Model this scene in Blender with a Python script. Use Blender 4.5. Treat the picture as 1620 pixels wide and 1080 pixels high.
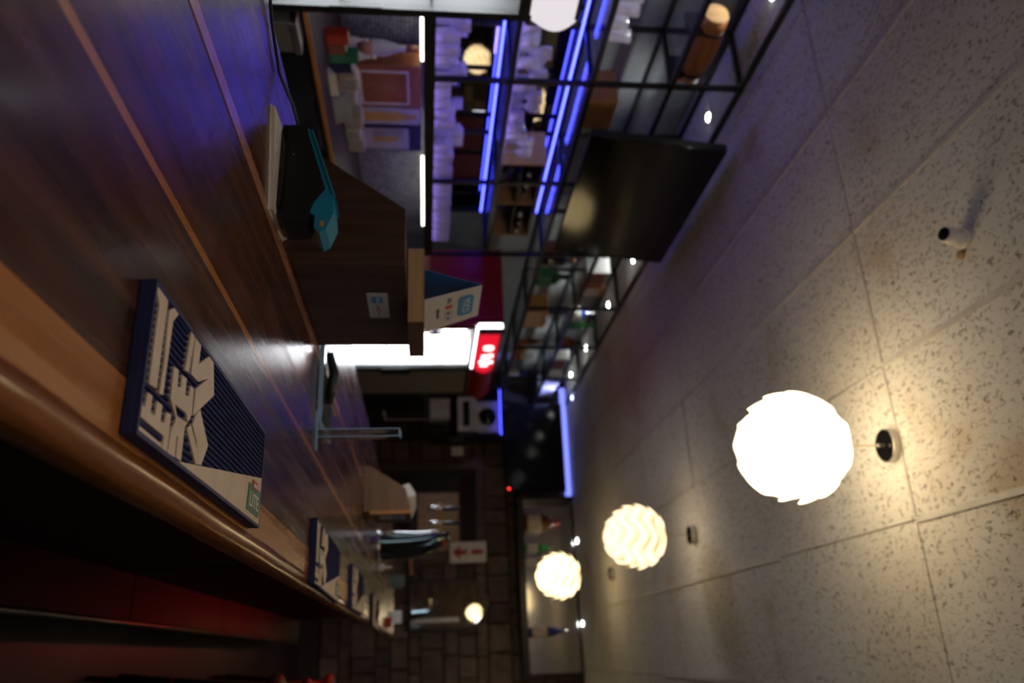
import bpy, bmesh, math, random
from mathutils import Matrix, Vector
random.seed(7)
PI = math.pi
for o in list(bpy.data.objects): bpy.data.objects.remove(o)
S = bpy.context.scene
COL = S.collection

# ------------------------------------------------------------------ camera
# portrait photograph stored on its side: the camera is rolled by 90 degrees
R_up = Matrix(((0.93103343, 0.0396381, 0.36277482),
               (0.36493389, -0.10112626, -0.92552511),
               (0.0, 0.99408365, -0.10861722)))     # columns: right, up, back
right, up, back = R_up.col[0], R_up.col[1], R_up.col[2]
M = Matrix.Identity(4)
for i in range(3):
    M[i][0] = up[i]; M[i][1] = -right[i]; M[i][2] = back[i]
M[2][3] = 1.38
cd = bpy.data.cameras.new('camera'); cam = bpy.data.objects.new('camera', cd); COL.objects.link(cam)
cam.matrix_world = M
cd.sensor_fit = 'HORIZONTAL'; cd.sensor_width = 36.0; cd.lens = 36.0 * 1263 / 1620
cd.clip_start = 0.02; cd.clip_end = 60
cd.dof.use_dof = True; cd.dof.focus_distance = 1.15; cd.dof.aperture_fstop = 3.6
S.camera = cam

# ------------------------------------------------------------------ world, view
w = bpy.data.worlds.new('world'); S.world = w; w.use_nodes = True
w.node_tree.nodes['Background'].inputs[0].default_value = (0.02, 0.02, 0.025, 1)
w.node_tree.nodes['Background'].inputs[1].default_value = 0.3
S.view_settings.view_transform = 'Standard'; S.view_settings.look = 'None'
S.view_settings.gamma = 1.0; S.view_settings.use_curve_mapping = False
S.view_settings.exposure = 0.0
# light levels of the lit fittings and the added fill lamps
E_LAMP = (9.0, 2.3, 3.6); E_BLUE = 13.0; E_COOL = 20.0; E_RED = 22.0; E_FILL = 3.9; E_SPOT = 40.0; E_WASH = 1.6

# ------------------------------------------------------------------ materials
MT = {}
def newmat(name):
    m = bpy.data.materials.new(name); m.use_nodes = True; MT[name] = m
    nt = m.node_tree; nt.nodes.clear()
    out = nt.nodes.new('ShaderNodeOutputMaterial')
    return m, nt, out
def L(nt, a, b): nt.links.new(a, b)
def N(nt, t, **kw):
    n = nt.nodes.new(t)
    for k, v in kw.items(): setattr(n, k, v)
    return n
def ramp(nt, fac, stops):
    r = N(nt, 'ShaderNodeValToRGB'); e = r.color_ramp.elements
    e[0].position, e[0].color = stops[0][0], (*stops[0][1], 1)
    e[1].position, e[1].color = stops[-1][0], (*stops[-1][1], 1)
    for p, c in stops[1:-1]:
        x = e.new(p); x.color = (*c, 1)
    L(nt, fac, r.inputs[0]); return r
def plain(name, col, rough=0.5, metal=0.0, var=0.12, scale=14.0, bump=0.0, spec=0.5, coat=0.0):
    """procedural: colour broken up by soft noise, optional fine relief"""
    m, nt, out = newmat(name)
    p = N(nt, 'ShaderNodeBsdfPrincipled'); L(nt, p.outputs[0], out.inputs[0])
    g = N(nt, 'ShaderNodeNewGeometry'); n = N(nt, 'ShaderNodeTexNoise')
    n.inputs['Scale'].default_value = scale; n.inputs['Detail'].default_value = 4
    L(nt, g.outputs['Position'], n.inputs['Vector'])
    a = tuple(max(0, c * (1 - var)) for c in col); b = tuple(min(1, c * (1 + var)) for c in col)
    r = ramp(nt, n.outputs[0], [(0.3, a), (0.7, b)])
    L(nt, r.outputs[0], p.inputs['Base Color'])
    p.inputs['Roughness'].default_value = rough; p.inputs['Metallic'].default_value = metal
    p.inputs['Specular IOR Level'].default_value = spec; p.inputs['Coat Weight'].default_value = coat
    if bump:
        bn = N(nt, 'ShaderNodeBump'); bn.inputs['Strength'].default_value = bump; bn.inputs['Distance'].default_value = 0.002
        n2 = N(nt, 'ShaderNodeTexNoise'); n2.inputs['Scale'].default_value = scale * 8
        L(nt, g.outputs['Position'], n2.inputs['Vector']); L(nt, n2.outputs[0], bn.inputs['Height'])
        L(nt, bn.outputs[0], p.inputs['Normal'])
    return m
def wood(name, dark, light, rough=0.3, axis='Y', scale=6.0, coat=0.0, bump=0.15, stretch=0.06, rvar=0.12):
    m, nt, out = newmat(name)
    p = N(nt, 'ShaderNodeBsdfPrincipled'); L(nt, p.outputs[0], out.inputs[0])
    g = N(nt, 'ShaderNodeNewGeometry'); mp = N(nt, 'ShaderNodeMapping')
    s = [scale * 3] * 3; s['XYZ'.index(axis)] = scale * 3 * stretch
    mp.inputs['Scale'].default_value = s; L(nt, g.outputs['Position'], mp.inputs[0])
    n = N(nt, 'ShaderNodeTexNoise'); n.inputs['Scale'].default_value = 1.6; n.inputs['Detail'].default_value = 7
    n.inputs['Roughness'].default_value = 0.62; n.inputs['Distortion'].default_value = 0.7
    L(nt, mp.outputs[0], n.inputs['Vector'])
    r = ramp(nt, n.outputs[0], [(0.3, dark), (0.52, tuple((a + b) / 2 for a, b in zip(dark, light))), (0.72, light)])
    L(nt, r.outputs[0], p.inputs['Base Color'])
    n2 = N(nt, 'ShaderNodeTexNoise'); n2.inputs['Scale'].default_value = 2.2; n2.inputs['Detail'].default_value = 6
    L(nt, mp.outputs[0], n2.inputs['Vector'])
    mr = N(nt, 'ShaderNodeMapRange'); mr.inputs[1].default_value = 0.3; mr.inputs[2].default_value = 0.7
    mr.inputs[3].default_value = max(0.02, rough - rvar); mr.inputs[4].default_value = rough + rvar
    L(nt, n2.outputs[0], mr.inputs[0]); L(nt, mr.outputs[0], p.inputs['Roughness'])
    p.inputs['Coat Weight'].default_value = coat; p.inputs['Coat Roughness'].default_value = 0.14
    bn = N(nt, 'ShaderNodeBump'); bn.inputs['Strength'].default_value = bump; bn.inputs['Distance'].default_value = 0.002
    L(nt, n.outputs[0], bn.inputs['Height']); L(nt, bn.outputs[0], p.inputs['Normal'])
    return m
def glow(name, col, strength):
    m, nt, out = newmat(name)
    e = N(nt, 'ShaderNodeEmission'); e.inputs[0].default_value = (*col, 1); e.inputs[1].default_value = strength
    L(nt, e.outputs[0], out.inputs[0]); return m
def clear(name, col=(1, 1, 1), gloss=0.12, diff=0.1, rough=0.04, dcol=(0.8, 0.8, 0.85)):
    """thin clear glass / acrylic: see-through with sheen and a little frost"""
    m, nt, out = newmat(name)
    t = N(nt, 'ShaderNodeBsdfTransparent'); t.inputs[0].default_value = (*col, 1)
    gl = N(nt, 'ShaderNodeBsdfGlossy'); gl.inputs['Roughness'].default_value = rough
    d = N(nt, 'ShaderNodeBsdfDiffuse'); d.inputs[0].default_value = (*dcol, 1)
    lw = N(nt, 'ShaderNodeLayerWeight'); lw.inputs[0].default_value = 0.5       # reflectance rises towards grazing angles, same for both faces of a pane
    pw = N(nt, 'ShaderNodeMath', operation='POWER'); L(nt, lw.outputs['Facing'], pw.inputs[0]); pw.inputs[1].default_value = 5.0
    ad = N(nt, 'ShaderNodeMath', operation='ADD'); ad.use_clamp = True; L(nt, pw.outputs[0], ad.inputs[0]); ad.inputs[1].default_value = gloss
    m1 = N(nt, 'ShaderNodeMixShader'); L(nt, ad.outputs[0], m1.inputs[0]); L(nt, t.outputs[0], m1.inputs[1]); L(nt, gl.outputs[0], m1.inputs[2])
    m2 = N(nt, 'ShaderNodeMixShader'); m2.inputs[0].default_value = diff
    L(nt, m1.outputs[0], m2.inputs[1]); L(nt, d.outputs[0], m2.inputs[2]); L(nt, m2.outputs[0], out.inputs[0])
    return m
def ceilmat(name):
    m, nt, out = newmat(name)
    p = N(nt, 'ShaderNodeBsdfPrincipled'); L(nt, p.outputs[0], out.inputs[0]); p.inputs['Roughness'].default_value = 0.8
    p.inputs['Specular IOR Level'].default_value = 0.25
    g = N(nt, 'ShaderNodeNewGeometry')
    mp = N(nt, 'ShaderNodeMapping'); mp.inputs['Scale'].default_value = (1.0, 0.36, 1.0); mp.inputs['Rotation'].default_value = (0, 0, 0.12)
    L(nt, g.outputs['Position'], mp.inputs[0])
    a = N(nt, 'ShaderNodeTexNoise'); a.inputs['Scale'].default_value = 46; a.inputs['Detail'].default_value = 2; a.inputs['Distortion'].default_value = 0.6
    L(nt, mp.outputs[0], a.inputs['Vector'])
    band = ramp(nt, a.outputs[0], [(0.445, (0, 0, 0)), (0.48, (1, 1, 1)), (0.515, (0, 0, 0))])
    b = N(nt, 'ShaderNodeTexNoise'); b.inputs['Scale'].default_value = 46; b.inputs['Detail'].default_value = 1
    L(nt, g.outputs['Position'], b.inputs['Vector'])
    msk = ramp(nt, b.outputs[0], [(0.44, (0, 0, 0)), (0.54, (1, 1, 1))])
    mu = N(nt, 'ShaderNodeMath', operation='MULTIPLY'); L(nt, band.outputs[0], mu.inputs[0]); L(nt, msk.outputs[0], mu.inputs[1])
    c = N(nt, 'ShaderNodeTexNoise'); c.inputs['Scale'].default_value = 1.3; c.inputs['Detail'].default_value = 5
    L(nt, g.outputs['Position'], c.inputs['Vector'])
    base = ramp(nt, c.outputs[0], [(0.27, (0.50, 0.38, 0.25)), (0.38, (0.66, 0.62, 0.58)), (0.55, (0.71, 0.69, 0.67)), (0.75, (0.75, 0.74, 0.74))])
    mx = N(nt, 'ShaderNodeMix', data_type='RGBA'); L(nt, mu.outputs[0], mx.inputs[0]); L(nt, base.outputs[0], mx.inputs[6])
    mx.inputs[7].default_value = (0.12, 0.10, 0.09, 1); L(nt, mx.outputs[2], p.inputs['Base Color'])
    bn = N(nt, 'ShaderNodeBump'); bn.invert = True; bn.inputs['Strength'].default_value = 0.6; bn.inputs['Distance'].default_value = 0.003
    L(nt, mu.outputs[0], bn.inputs['Height']); L(nt, bn.outputs[0], p.inputs['Normal'])
    return m
def mosaic(name):
    m, nt, out = newmat(name)
    p = N(nt, 'ShaderNodeBsdfPrincipled'); L(nt, p.outputs[0], out.inputs[0])
    g = N(nt, 'ShaderNodeNewGeometry'); mp = N(nt, 'ShaderNodeMapping'); mp.inputs['Rotation'].default_value = (0, -PI / 2, -PI / 2)
    sx = N(nt, 'ShaderNodeSeparateXYZ'); cx = N(nt, 'ShaderNodeCombineXYZ'); L(nt, g.outputs['Position'], sx.inputs[0])
    L(nt, sx.outputs[1], cx.inputs[0]); L(nt, sx.outputs[2], cx.inputs[1])
    b = N(nt, 'ShaderNodeTexBrick'); b.offset = 0.0; L(nt, cx.outputs[0], b.inputs['Vector'])
    b.inputs['Scale'].default_value = 1; b.inputs['Brick Width'].default_value = 0.024; b.inputs['Row Height'].default_value = 0.024
    b.inputs['Mortar Size'].default_value = 0.0022; b.inputs['Color1'].default_value = (0.20, 0.20, 0.22, 1); b.inputs['Color2'].default_value = (0.42, 0.41, 0.45, 1)
    b.inputs['Mortar'].default_value = (0.03, 0.03, 0.035, 1); L(nt, b.outputs[0], p.inputs['Base Color'])
    p.inputs['Roughness'].default_value = 0.3; p.inputs['Metallic'].default_value = 0.15
    bn = N(nt, 'ShaderNodeBump'); bn.invert = True; bn.inputs['Strength'].default_value = 0.5; bn.inputs['Distance'].default_value = 0.003
    L(nt, b.outputs['Fac'], bn.inputs['Height']); L(nt, bn.outputs[0], p.inputs['Normal'])
    return m
def shade(name, col, strength):
    """glowing plastic lamp strips: fold shading painted into the emission, dimmest at root and overlapped lip"""
    m, nt, out = newmat(name)
    e = N(nt, 'ShaderNodeEmission'); a = N(nt, 'ShaderNodeAttribute'); a.attribute_name = 'layer'
    r = ramp(nt, a.outputs['Fac'], [(0.0, tuple(c * 0.40 for c in (col[0], col[1] * .9, col[2] * .75))), (0.22, tuple(c * 0.68 for c in (col[0], col[1] * .95, col[2] * .9))), (0.6, col), (0.9, col), (1.0, tuple(c * 0.5 for c in col))])
    L(nt, r.outputs[0], e.inputs[0]); e.inputs[1].default_value = strength; L(nt, e.outputs[0], out.inputs[0]); return m

wood('counter_dark', (0.020, 0.008, 0.005), (0.115, 0.038, 0.014), 0.25, coat=0.12, bump=0.10, rvar=.07)
wood('counter_red', (0.026, 0.008, 0.004), (0.14, 0.040, 0.013), 0.25, coat=0.12, bump=0.10, rvar=.07)
wood('counter_mid', (0.036, 0.013, 0.006), (0.12, 0.042, 0.016), 0.25, coat=0.12, bump=0.10, rvar=.07)
wood('counter_light', (0.34, 0.11, 0.020), (0.45, 0.165, 0.032), 0.3, coat=0.25, bump=.06)
wood('counter_pink', (0.30, 0.115, 0.05), (0.42, 0.17, 0.075), 0.26, coat=0.3)
wood('moulding', (0.14, 0.038, 0.007), (0.36, 0.12, 0.020), 0.26, coat=0.4, bump=0.7)
wood('box_wood', (0.040, 0.017, 0.010), (0.095, 0.040, 0.022), 0.5, axis='Z', scale=9)
wood('box_wood_mid', (0.16, 0.085, 0.045), (0.26, 0.15, 0.08), 0.5, axis='X', scale=9)
wood('plank_light', (0.42, 0.24, 0.10), (0.58, 0.36, 0.17), 0.5, axis='X', scale=12)
wood('plank_dark', (0.14, 0.055, 0.03), (0.22, 0.09, 0.05), 0.45, axis='Y', scale=9)
wood('door_wood', (0.05, 0.022, 0.012), (0.10, 0.045, 0.022), 0.45, axis='Z')
wood('hatch_wood', (0.30, 0.19, 0.09), (0.62, 0.43, 0.22), 0.6, axis='Z', scale=14)
wood('barrel_wood', (0.22, 0.07, 0.02), (0.42, 0.16, 0.05), 0.4, axis='Y', scale=8)
wood('barrel_end', (0.36, 0.19, 0.08), (0.52, 0.30, 0.14), 0.5, axis='Z', scale=8)
plain('panel_dark', (0.026, 0.010, 0.008), 0.5, bump=0.2, spec=.2)
plain('floor_dark', (0.03, 0.022, 0.02), 0.4)
def brickmat(name):
    m, nt, out = newmat(name); p = N(nt, 'ShaderNodeBsdfPrincipled'); L(nt, p.outputs[0], out.inputs[0]); p.inputs['Roughness'].default_value = .8
    g = N(nt, 'ShaderNodeNewGeometry'); sx = N(nt, 'ShaderNodeSeparateXYZ'); cx = N(nt, 'ShaderNodeCombineXYZ'); L(nt, g.outputs['Position'], sx.inputs[0])
    L(nt, sx.outputs[0], cx.inputs[0]); L(nt, sx.outputs[2], cx.inputs[1]); b = N(nt, 'ShaderNodeTexBrick'); L(nt, cx.outputs[0], b.inputs['Vector'])
    b.inputs['Scale'].default_value = 1; b.inputs['Brick Width'].default_value = .26; b.inputs['Row Height'].default_value = .09; b.inputs['Mortar Size'].default_value = .006
    b.inputs['Color1'].default_value = (.07, .045, .03, 1); b.inputs['Color2'].default_value = (.15, .095, .06, 1); b.inputs['Mortar'].default_value = (.03, .022, .018, 1); L(nt, b.outputs[0], p.inputs['Base Color'])
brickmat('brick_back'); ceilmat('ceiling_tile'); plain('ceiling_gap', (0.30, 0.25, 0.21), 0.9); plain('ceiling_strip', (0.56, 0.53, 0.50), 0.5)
plain('wall_paint', (0.25, 0.26, 0.27), 0.6, bump=0.2); plain('wall_dark', (0.10, 0.07, 0.055), 0.7)
for i, c in enumerate([(0.070, 0.045, 0.035), (0.095, 0.060, 0.045), (0.055, 0.034, 0.027), (0.115, 0.08, 0.06), (0.08, 0.04, 0.03)]):
    plain('stone%d' % i, c, 0.62, var=0.35, scale=9, bump=0.6)
plain('mortar', (0.03, 0.024, 0.02), 0.9)
plain('black_steel', (0.012, 0.012, 0.014), 0.35, spec=0.4); plain('black_plastic', (0.012, 0.012, 0.013), 0.4)
plain('black_gloss', (0.006, 0.006, 0.007), 0.08); plain('screen', (0.004, 0.004, 0.005), 0.10, var=0.02, spec=0.4)
plain('chrome', (0.85, 0.86, 0.88), 0.07, 1.0, var=0.02); plain('dark_chrome', (0.10, 0.14, 0.15), 0.10, 1.0, var=0.05)
plain('steel', (0.45, 0.43, 0.40), 0.3, 1.0); plain('gunmetal', (0.05, 0.045, 0.04), 0.2, 0.8)
plain('mirror', (0.80, 0.81, 0.83), 0.02, 1.0, var=0.01); plain('mirror_dim', (0.36, 0.35, 0.38), 0.02, 1.0, var=0.01); plain('mirror_soft', (0.55, 0.54, 0.55), 0.12, 1.0, var=0.04)
mosaic('mosaic')
plain('rubber_navy', (0.022, 0.026, 0.085), 0.6, bump=0.1, scale=40, spec=.3); plain('rubber_navy_rib', (0.020, 0.024, 0.085), 0.75, scale=60, spec=.1)
plain('mat_beige', (0.62, 0.46, 0.31), 0.55, var=0.10, scale=22, bump=0.1)
plain('logo_green', (0.03, 0.13, 0.075), 0.5); plain('logo_red', (0.45, 0.05, 0.03), 0.5); plain('logo_white', (0.75, 0.72, 0.62), 0.5)
plain('card_white', (0.78, 0.72, 0.66), 0.5, var=0.03); plain('card_blue', (0.02, 0.24, 0.68), 0.45, var=0.05)
plain('brand_blue', (0.05, 0.33, 0.62), 0.45, var=0.04); plain('ink_grey', (0.12, 0.11, 0.11), 0.6); plain('ink_line', (0.42, 0.38, 0.36), 0.6)
plain('ink_orange', (0.75, 0.12, 0.03), 0.5); plain('sticker', (0.62, 0.58, 0.62), 0.45, var=0.03)
plain('cream', (0.62, 0.52, 0.38), 0.6, var=0.1); plain('paper', (0.85, 0.82, 0.78), 0.7, var=0.04)
plain('teal', (0.015, 0.22, 0.34), 0.35, var=0.1); plain('teal_dark', (0.05, 0.075, 0.06), 0.4)
plain('green_glass', (0.01, 0.09, 0.03), 0.08, spec=0.8); plain('amber_glass', (0.16, 0.05, 0.01), 0.08, spec=0.8)
plain('dark_glass', (0.008, 0.012, 0.02), 0.06, spec=0.9); plain('blue_glass', (0.02, 0.03, 0.16), 0.06, spec=0.8)
plain('bright_green', (0.03, 0.28, 0.04), 0.1, spec=0.8); plain('gold', (0.55, 0.34, 0.08), 0.3, 0.6)
plain('label_white', (0.70, 0.68, 0.64), 0.6); plain('label_brown', (0.30, 0.13, 0.06), 0.6); plain('box_grey', (0.28, 0.28, 0.30), 0.6)
plain('box_orange', (0.30, 0.10, 0.035), 0.5); plain('box_navy', (0.02, 0.02, 0.07), 0.4); plain('box_pale', (0.42, 0.40, 0.40), 0.6)
plain('box_yellow', (0.55, 0.33, 0.07), 0.5); plain('crisp_red', (0.60, 0.06, 0.02), 0.4); plain('crisp_green', (0.03, 0.20, 0.10), 0.4)
plain('fridge_red', (0.30, 0.012, 0.02), 0.3); plain('fridge_grey', (0.17, 0.16, 0.14), 0.4); plain('fridge_inside', (0.75, 0.78, 0.8), 0.4)
plain('sign_red', (0.42, 0.02, 0.02), 0.5); plain('camera_white', (0.78, 0.74, 0.68), 0.4)
plain('orange_wood', (0.50, 0.22, 0.06), 0.5); plain('red_leather', (0.10, 0.02, 0.015), 0.5)
clear('drink_glass', gloss=0.14, diff=0.42, dcol=(0.90, 0.84, 1.0)); clear('shelf_glass', gloss=0.05, diff=0.15); clear('door_glass', gloss=0.02, diff=0.02); clear('acrylic', (0.86, 0.93, 0.95), gloss=0.05, diff=0.03)
clear('acrylic_green', (0.25, 0.40, 0.34), gloss=0.10, diff=0.15, dcol=(0.02, 0.09, 0.06)); plain('acrylic_edge', (0.42, 0.62, 0.82), 0.2, var=0.05)
glow('led_blue', (0.05, 0.06, 1.0), E_BLUE); glow('fill_lavender', (0.36, 0.26, 1.0), 10.0); glow('fill_lamp', (1.0, 0.95, 0.93), E_FILL); glow('led_white', (1.0, 0.96, 0.80), 7.0); glow('led_violet', (0.20, 0.24, 1.0), E_WASH)
glow('cool_light', (0.90, 0.96, 1.0), E_COOL); glow('cool_tube', (0.93, 0.97, 1.0), 5.0); glow('header_white', (1.0, 0.93, 0.97), 0.8)
glow('header_red', (0.85, 0.01, 0.03), 1.0); glow('header_letters', (1.0, 0.85, 0.8), 2.6); glow('spot', (0.95, 1.0, 0.95), E_SPOT)
glow('spot_blue', (0.5, 0.6, 1.0), 12.0); glow('led_red', (1.0, 0.015, 0.01), E_RED); glow('red_dot', (1.0, 0.02, 0.02), 6.0)
shade('shade_a', (1.0, 0.78, 0.44), E_LAMP[0]); shade('shade_b', (1.0, 0.76, 0.42), E_LAMP[1]); shade('shade_c', (1.0, 0.76, 0.36), E_LAMP[2])

# ------------------------------------------------------------------ mesh helpers
def bm_new(): return bmesh.new()
def box(bm, x0, x1, y0, y1, z0, z1, bev=0.0):
    vs = [bm.verts.new(p) for p in ((x0, y0, z0), (x1, y0, z0), (x1, y1, z0), (x0, y1, z0), (x0, y0, z1), (x1, y0, z1), (x1, y1, z1), (x0, y1, z1))]
    fs = [bm.faces.new([vs[i] for i in f]) for f in ((3, 2, 1, 0), (4, 5, 6, 7), (0, 1, 5, 4), (1, 2, 6, 5), (2, 3, 7, 6), (3, 0, 4, 7))]
    if bev:
        es = {e for f in fs for e in f.edges}
        bmesh.ops.bevel(bm, geom=list(es), offset=bev, segments=2, profile=0.5, affect='EDGES')
    return vs
def lathe(bm, prof, seg=20, c=(0, 0, 0), axis='Z'):
    """prof: (radius, height) pairs from bottom to top"""
    rings = []
    for r, h in prof:
        ring = []
        for k in range(seg):
            a = 2 * PI * k / seg; q = (r * math.cos(a), r * math.sin(a), h)
            if axis == 'Y': q = (q[0], q[2], q[1])
            if axis == 'X': q = (q[2], q[0], q[1])
            ring.append(bm.verts.new((c[0] + q[0], c[1] + q[1], c[2] + q[2])))
        rings.append(ring)
    for a, b in zip(rings, rings[1:]):
        for k in range(seg):
            bm.faces.new((a[k], a[(k + 1) % seg], b[(k + 1) % seg], b[k]))
    bm.faces.new(rings[0][::-1]); bm.faces.new(rings[-1])
    bmesh.ops.recalc_face_normals(bm, faces=bm.faces)
def tube(bm, pts, r, seg=8):
    pts = [Vector(p) for p in pts]; rings = []; n = len(pts)
    rr = r if isinstance(r, (list, tuple)) else [r] * n
    for i, p in enumerate(pts):
        d = (pts[min(i + 1, n - 1)] - pts[max(i - 1, 0)]).normalized()
        u = d.orthogonal() if i == 0 else (uu - d * uu.dot(d))
        u.normalize(); uu = u; v = d.cross(u)
        rings.append([bm.verts.new(p + (u * math.cos(2 * PI * k / seg) + v * math.sin(2 * PI * k / seg)) * rr[i]) for k in range(seg)])
    for a, b in zip(rings, rings[1:]):
        for k in range(seg): bm.faces.new((a[k], a[(k + 1) % seg], b[(k + 1) % seg], b[k]))
    bm.faces.new(rings[0][::-1]); bm.faces.new(rings[-1])
def prism(bm, poly, fn, h0, h1):
    """poly of 2-D points; fn(a, b, h) -> 3-D point"""
    lo = [bm.verts.new(fn(a, b, h0)) for a, b in poly]; hi = [bm.verts.new(fn(a, b, h1)) for a, b in poly]
    n = len(poly)
    bm.faces.new(lo[::-1]); bm.faces.new(hi)
    for i in range(n): bm.faces.new((lo[i], lo[(i + 1) % n], hi[(i + 1) % n], hi[i]))
    bmesh.ops.recalc_face_normals(bm, faces=bm.faces)
XZ = lambda a, b, h: (a, h, b)      # profile in x,z extruded along y
YZ = lambda a, b, h: (h, a, b)      # profile in y,z extruded along x
XY = lambda a, b, h: (a, b, h)
def rbox2(a0, a1, b0, b1, r, n=5):
    pts = []
    for (ca, cb, s) in ((a1 - r, b1 - r, 0), (a0 + r, b1 - r, 1), (a0 + r, b0 + r, 2), (a1 - r, b0 + r, 3)):
        for k in range(n + 1):
            t = PI / 2 * (s + k / n); pts.append((ca + r * math.cos(t), cb + r * math.sin(t)))
    return pts
def obj(name, bm, mat, parent=None, smooth=False):
    me = bpy.data.meshes.new(name)
    if parent is not None and parent.parent is None and not parent.get('_local'):
        bmesh.ops.translate(bm, verts=bm.verts, vec=-parent.location)
    elif parent is not None and parent.parent is not None:
        bmesh.ops.translate(bm, verts=bm.verts, vec=-(parent.location + parent.parent.location))
    bm.to_mesh(me); bm.free()
    if smooth:
        for p in me.polygons: p.use_smooth = True
    me.materials.append(MT[mat] if isinstance(mat, str) else mat)
    o = bpy.data.objects.new(name, me); COL.objects.link(o)
    if parent is not None: o.parent = parent
    return o
def tag(o, label=None, cat=None, group=None, kind=None):
    if label: o['label'] = label
    if cat: o['category'] = cat
    if group: o['group'] = group
    if kind: o['kind'] = kind
    return o
def thing(name, loc, label, cat, group=None):
    o = bpy.data.objects.new(name, None); COL.objects.link(o); o.location = loc; o.empty_display_size = 0.05
    return tag(o, label, cat, group)
def part(name, mat, parent, *boxes, bev=0.0, smooth=False):
    bm = bm_new()
    for b in boxes: box(bm, *b, bev=bev)
    return obj(name, bm, mat, parent, smooth)
def copy_tree(o, parent=None):
    c = o.copy(); COL.objects.link(c); c.parent = parent
    for ch in list(o.children): copy_tree(ch, c)
    return c
def text_bm(body, size, origin, r, u, ext=0.0004, align='CENTER'):
    cu = bpy.data.curves.new('t', 'FONT'); cu.body = body; cu.size = size; cu.extrude = ext; cu.resolution_u = 2
    cu.align_x = align; cu.align_y = 'CENTER'
    to = bpy.data.objects.new('t', cu); COL.objects.link(to)
    dg = bpy.context.evaluated_depsgraph_get(); me = bpy.data.meshes.new_from_object(to.evaluated_get(dg))
    bpy.data.objects.remove(to); bpy.data.curves.remove(cu)
    r = Vector(r).normalized(); u = Vector(u).normalized(); n = r.cross(u)
    mm = Matrix.Identity(4)
    for i in range(3): mm[i][0] = r[i]; mm[i][1] = u[i]; mm[i][2] = n[i]; mm[i][3] = origin[i]
    bm = bm_new(); bm.from_mesh(me); bpy.data.meshes.remove(me)
    bmesh.ops.transform(bm, matrix=mm, verts=bm.verts); return bm
def plane_poly(poly, origin, r, u, lift=0.0005, thick=0.0006):
    """thin plate with a 2-D outline, laid on a surface at origin with axes r, u"""
    r = Vector(r).normalized(); u = Vector(u).normalized(); n = r.cross(u); o = Vector(origin)
    bm = bm_new(); prism(bm, poly, lambda a, b, h: tuple(o + r * a + u * b + n * h), lift - thick, lift); return bm

# ------------------------------------------------------------------ the room
ZC = 1.10; ZT = 3.13; XW = -3.32; YF = 9.45; XR = 3.2; YB = -3.0
def struct(name, mat, *boxes, label=None):
    o = part(name, mat, None, *boxes); o['kind'] = 'structure'
    if label: o['label'] = label
    return o
floor = struct('floor', 'floor_dark', (XW - .1, XR + .1, YB - .1, YF + .1, -0.1, 0.0))
wl = struct('wall_left', 'wall_paint', (XW - .1, XW, YB - .1, YF + .1, 0, ZT + .1))
wr = struct('wall_right', 'wall_dark', (XR, XR + .1, YB - .1, YF + .1, 0, ZT + .1))
wb = struct('wall_back', 'brick_back', (XW, XR, YB - .1, YB, 0, ZT + .1))
ceiling = struct('ceiling', 'ceiling_gap', (XW, XR, YB, YF, ZT + 0.008, ZT + .1))
# ceiling tiles 0.585 x 1.17, joints and cover strips
TX, TY = 0.585, 1.17; X0 = -0.385 - 5 * TX - 0.02; Y0 = 2.73 - 5 * TY
xs = [-0.385 + TX * k for k in range(-5, 7)]; ys = [2.73 + TY * k for k in range(-5, 7)]
proto = None
for i, x in enumerate(xs):
    for j, y in enumerate(ys):
        if x + TX < XW + .05 or x > XR or y + TY < YB or y > YF: continue
        a0, a1, b0, b1 = max(x, XW) + .003, min(x + TX, XR) - .003, max(y, YB) + .003, min(y + TY, YF) - .003
        full = (a1 - a0 > TX - .01) and (b1 - b0 > TY - .01)
        if full and proto is not None:
            t = proto.copy(); COL.objects.link(t); t.location = ((a0 + a1) / 2, (b0 + b1) / 2, ZT)
        else:
            hx, hy = (a1 - a0) / 2, (b1 - b0) / 2
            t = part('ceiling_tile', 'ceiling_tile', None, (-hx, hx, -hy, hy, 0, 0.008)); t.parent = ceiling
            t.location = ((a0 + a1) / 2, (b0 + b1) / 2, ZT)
            if full: proto = t
        t.location.z += random.uniform(-.0015, .002); t.rotation_euler = (random.uniform(-.0012, .0012), random.uniform(-.002, .002), 0)
for x in xs:
    if XW < x < XR:
        for y in ys:
            if random.random() < 0.72 and y < YF - .2 and y > YB:
                part('cover_strip', 'ceiling_strip', ceiling, (x - .011, x + .011, y + .004, min(y + TY, YF) - .004, ZT - .006, ZT))
for y in ys:
    if YB < y < YF:
        for x in xs:
            if random.random() < 0.45 and XW < x < XR - .3:
                part('cover_strip', 'ceiling_strip', ceiling, (x + .012, x + TX - .012, y - .006, y + .006, ZT - .004, ZT))
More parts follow.
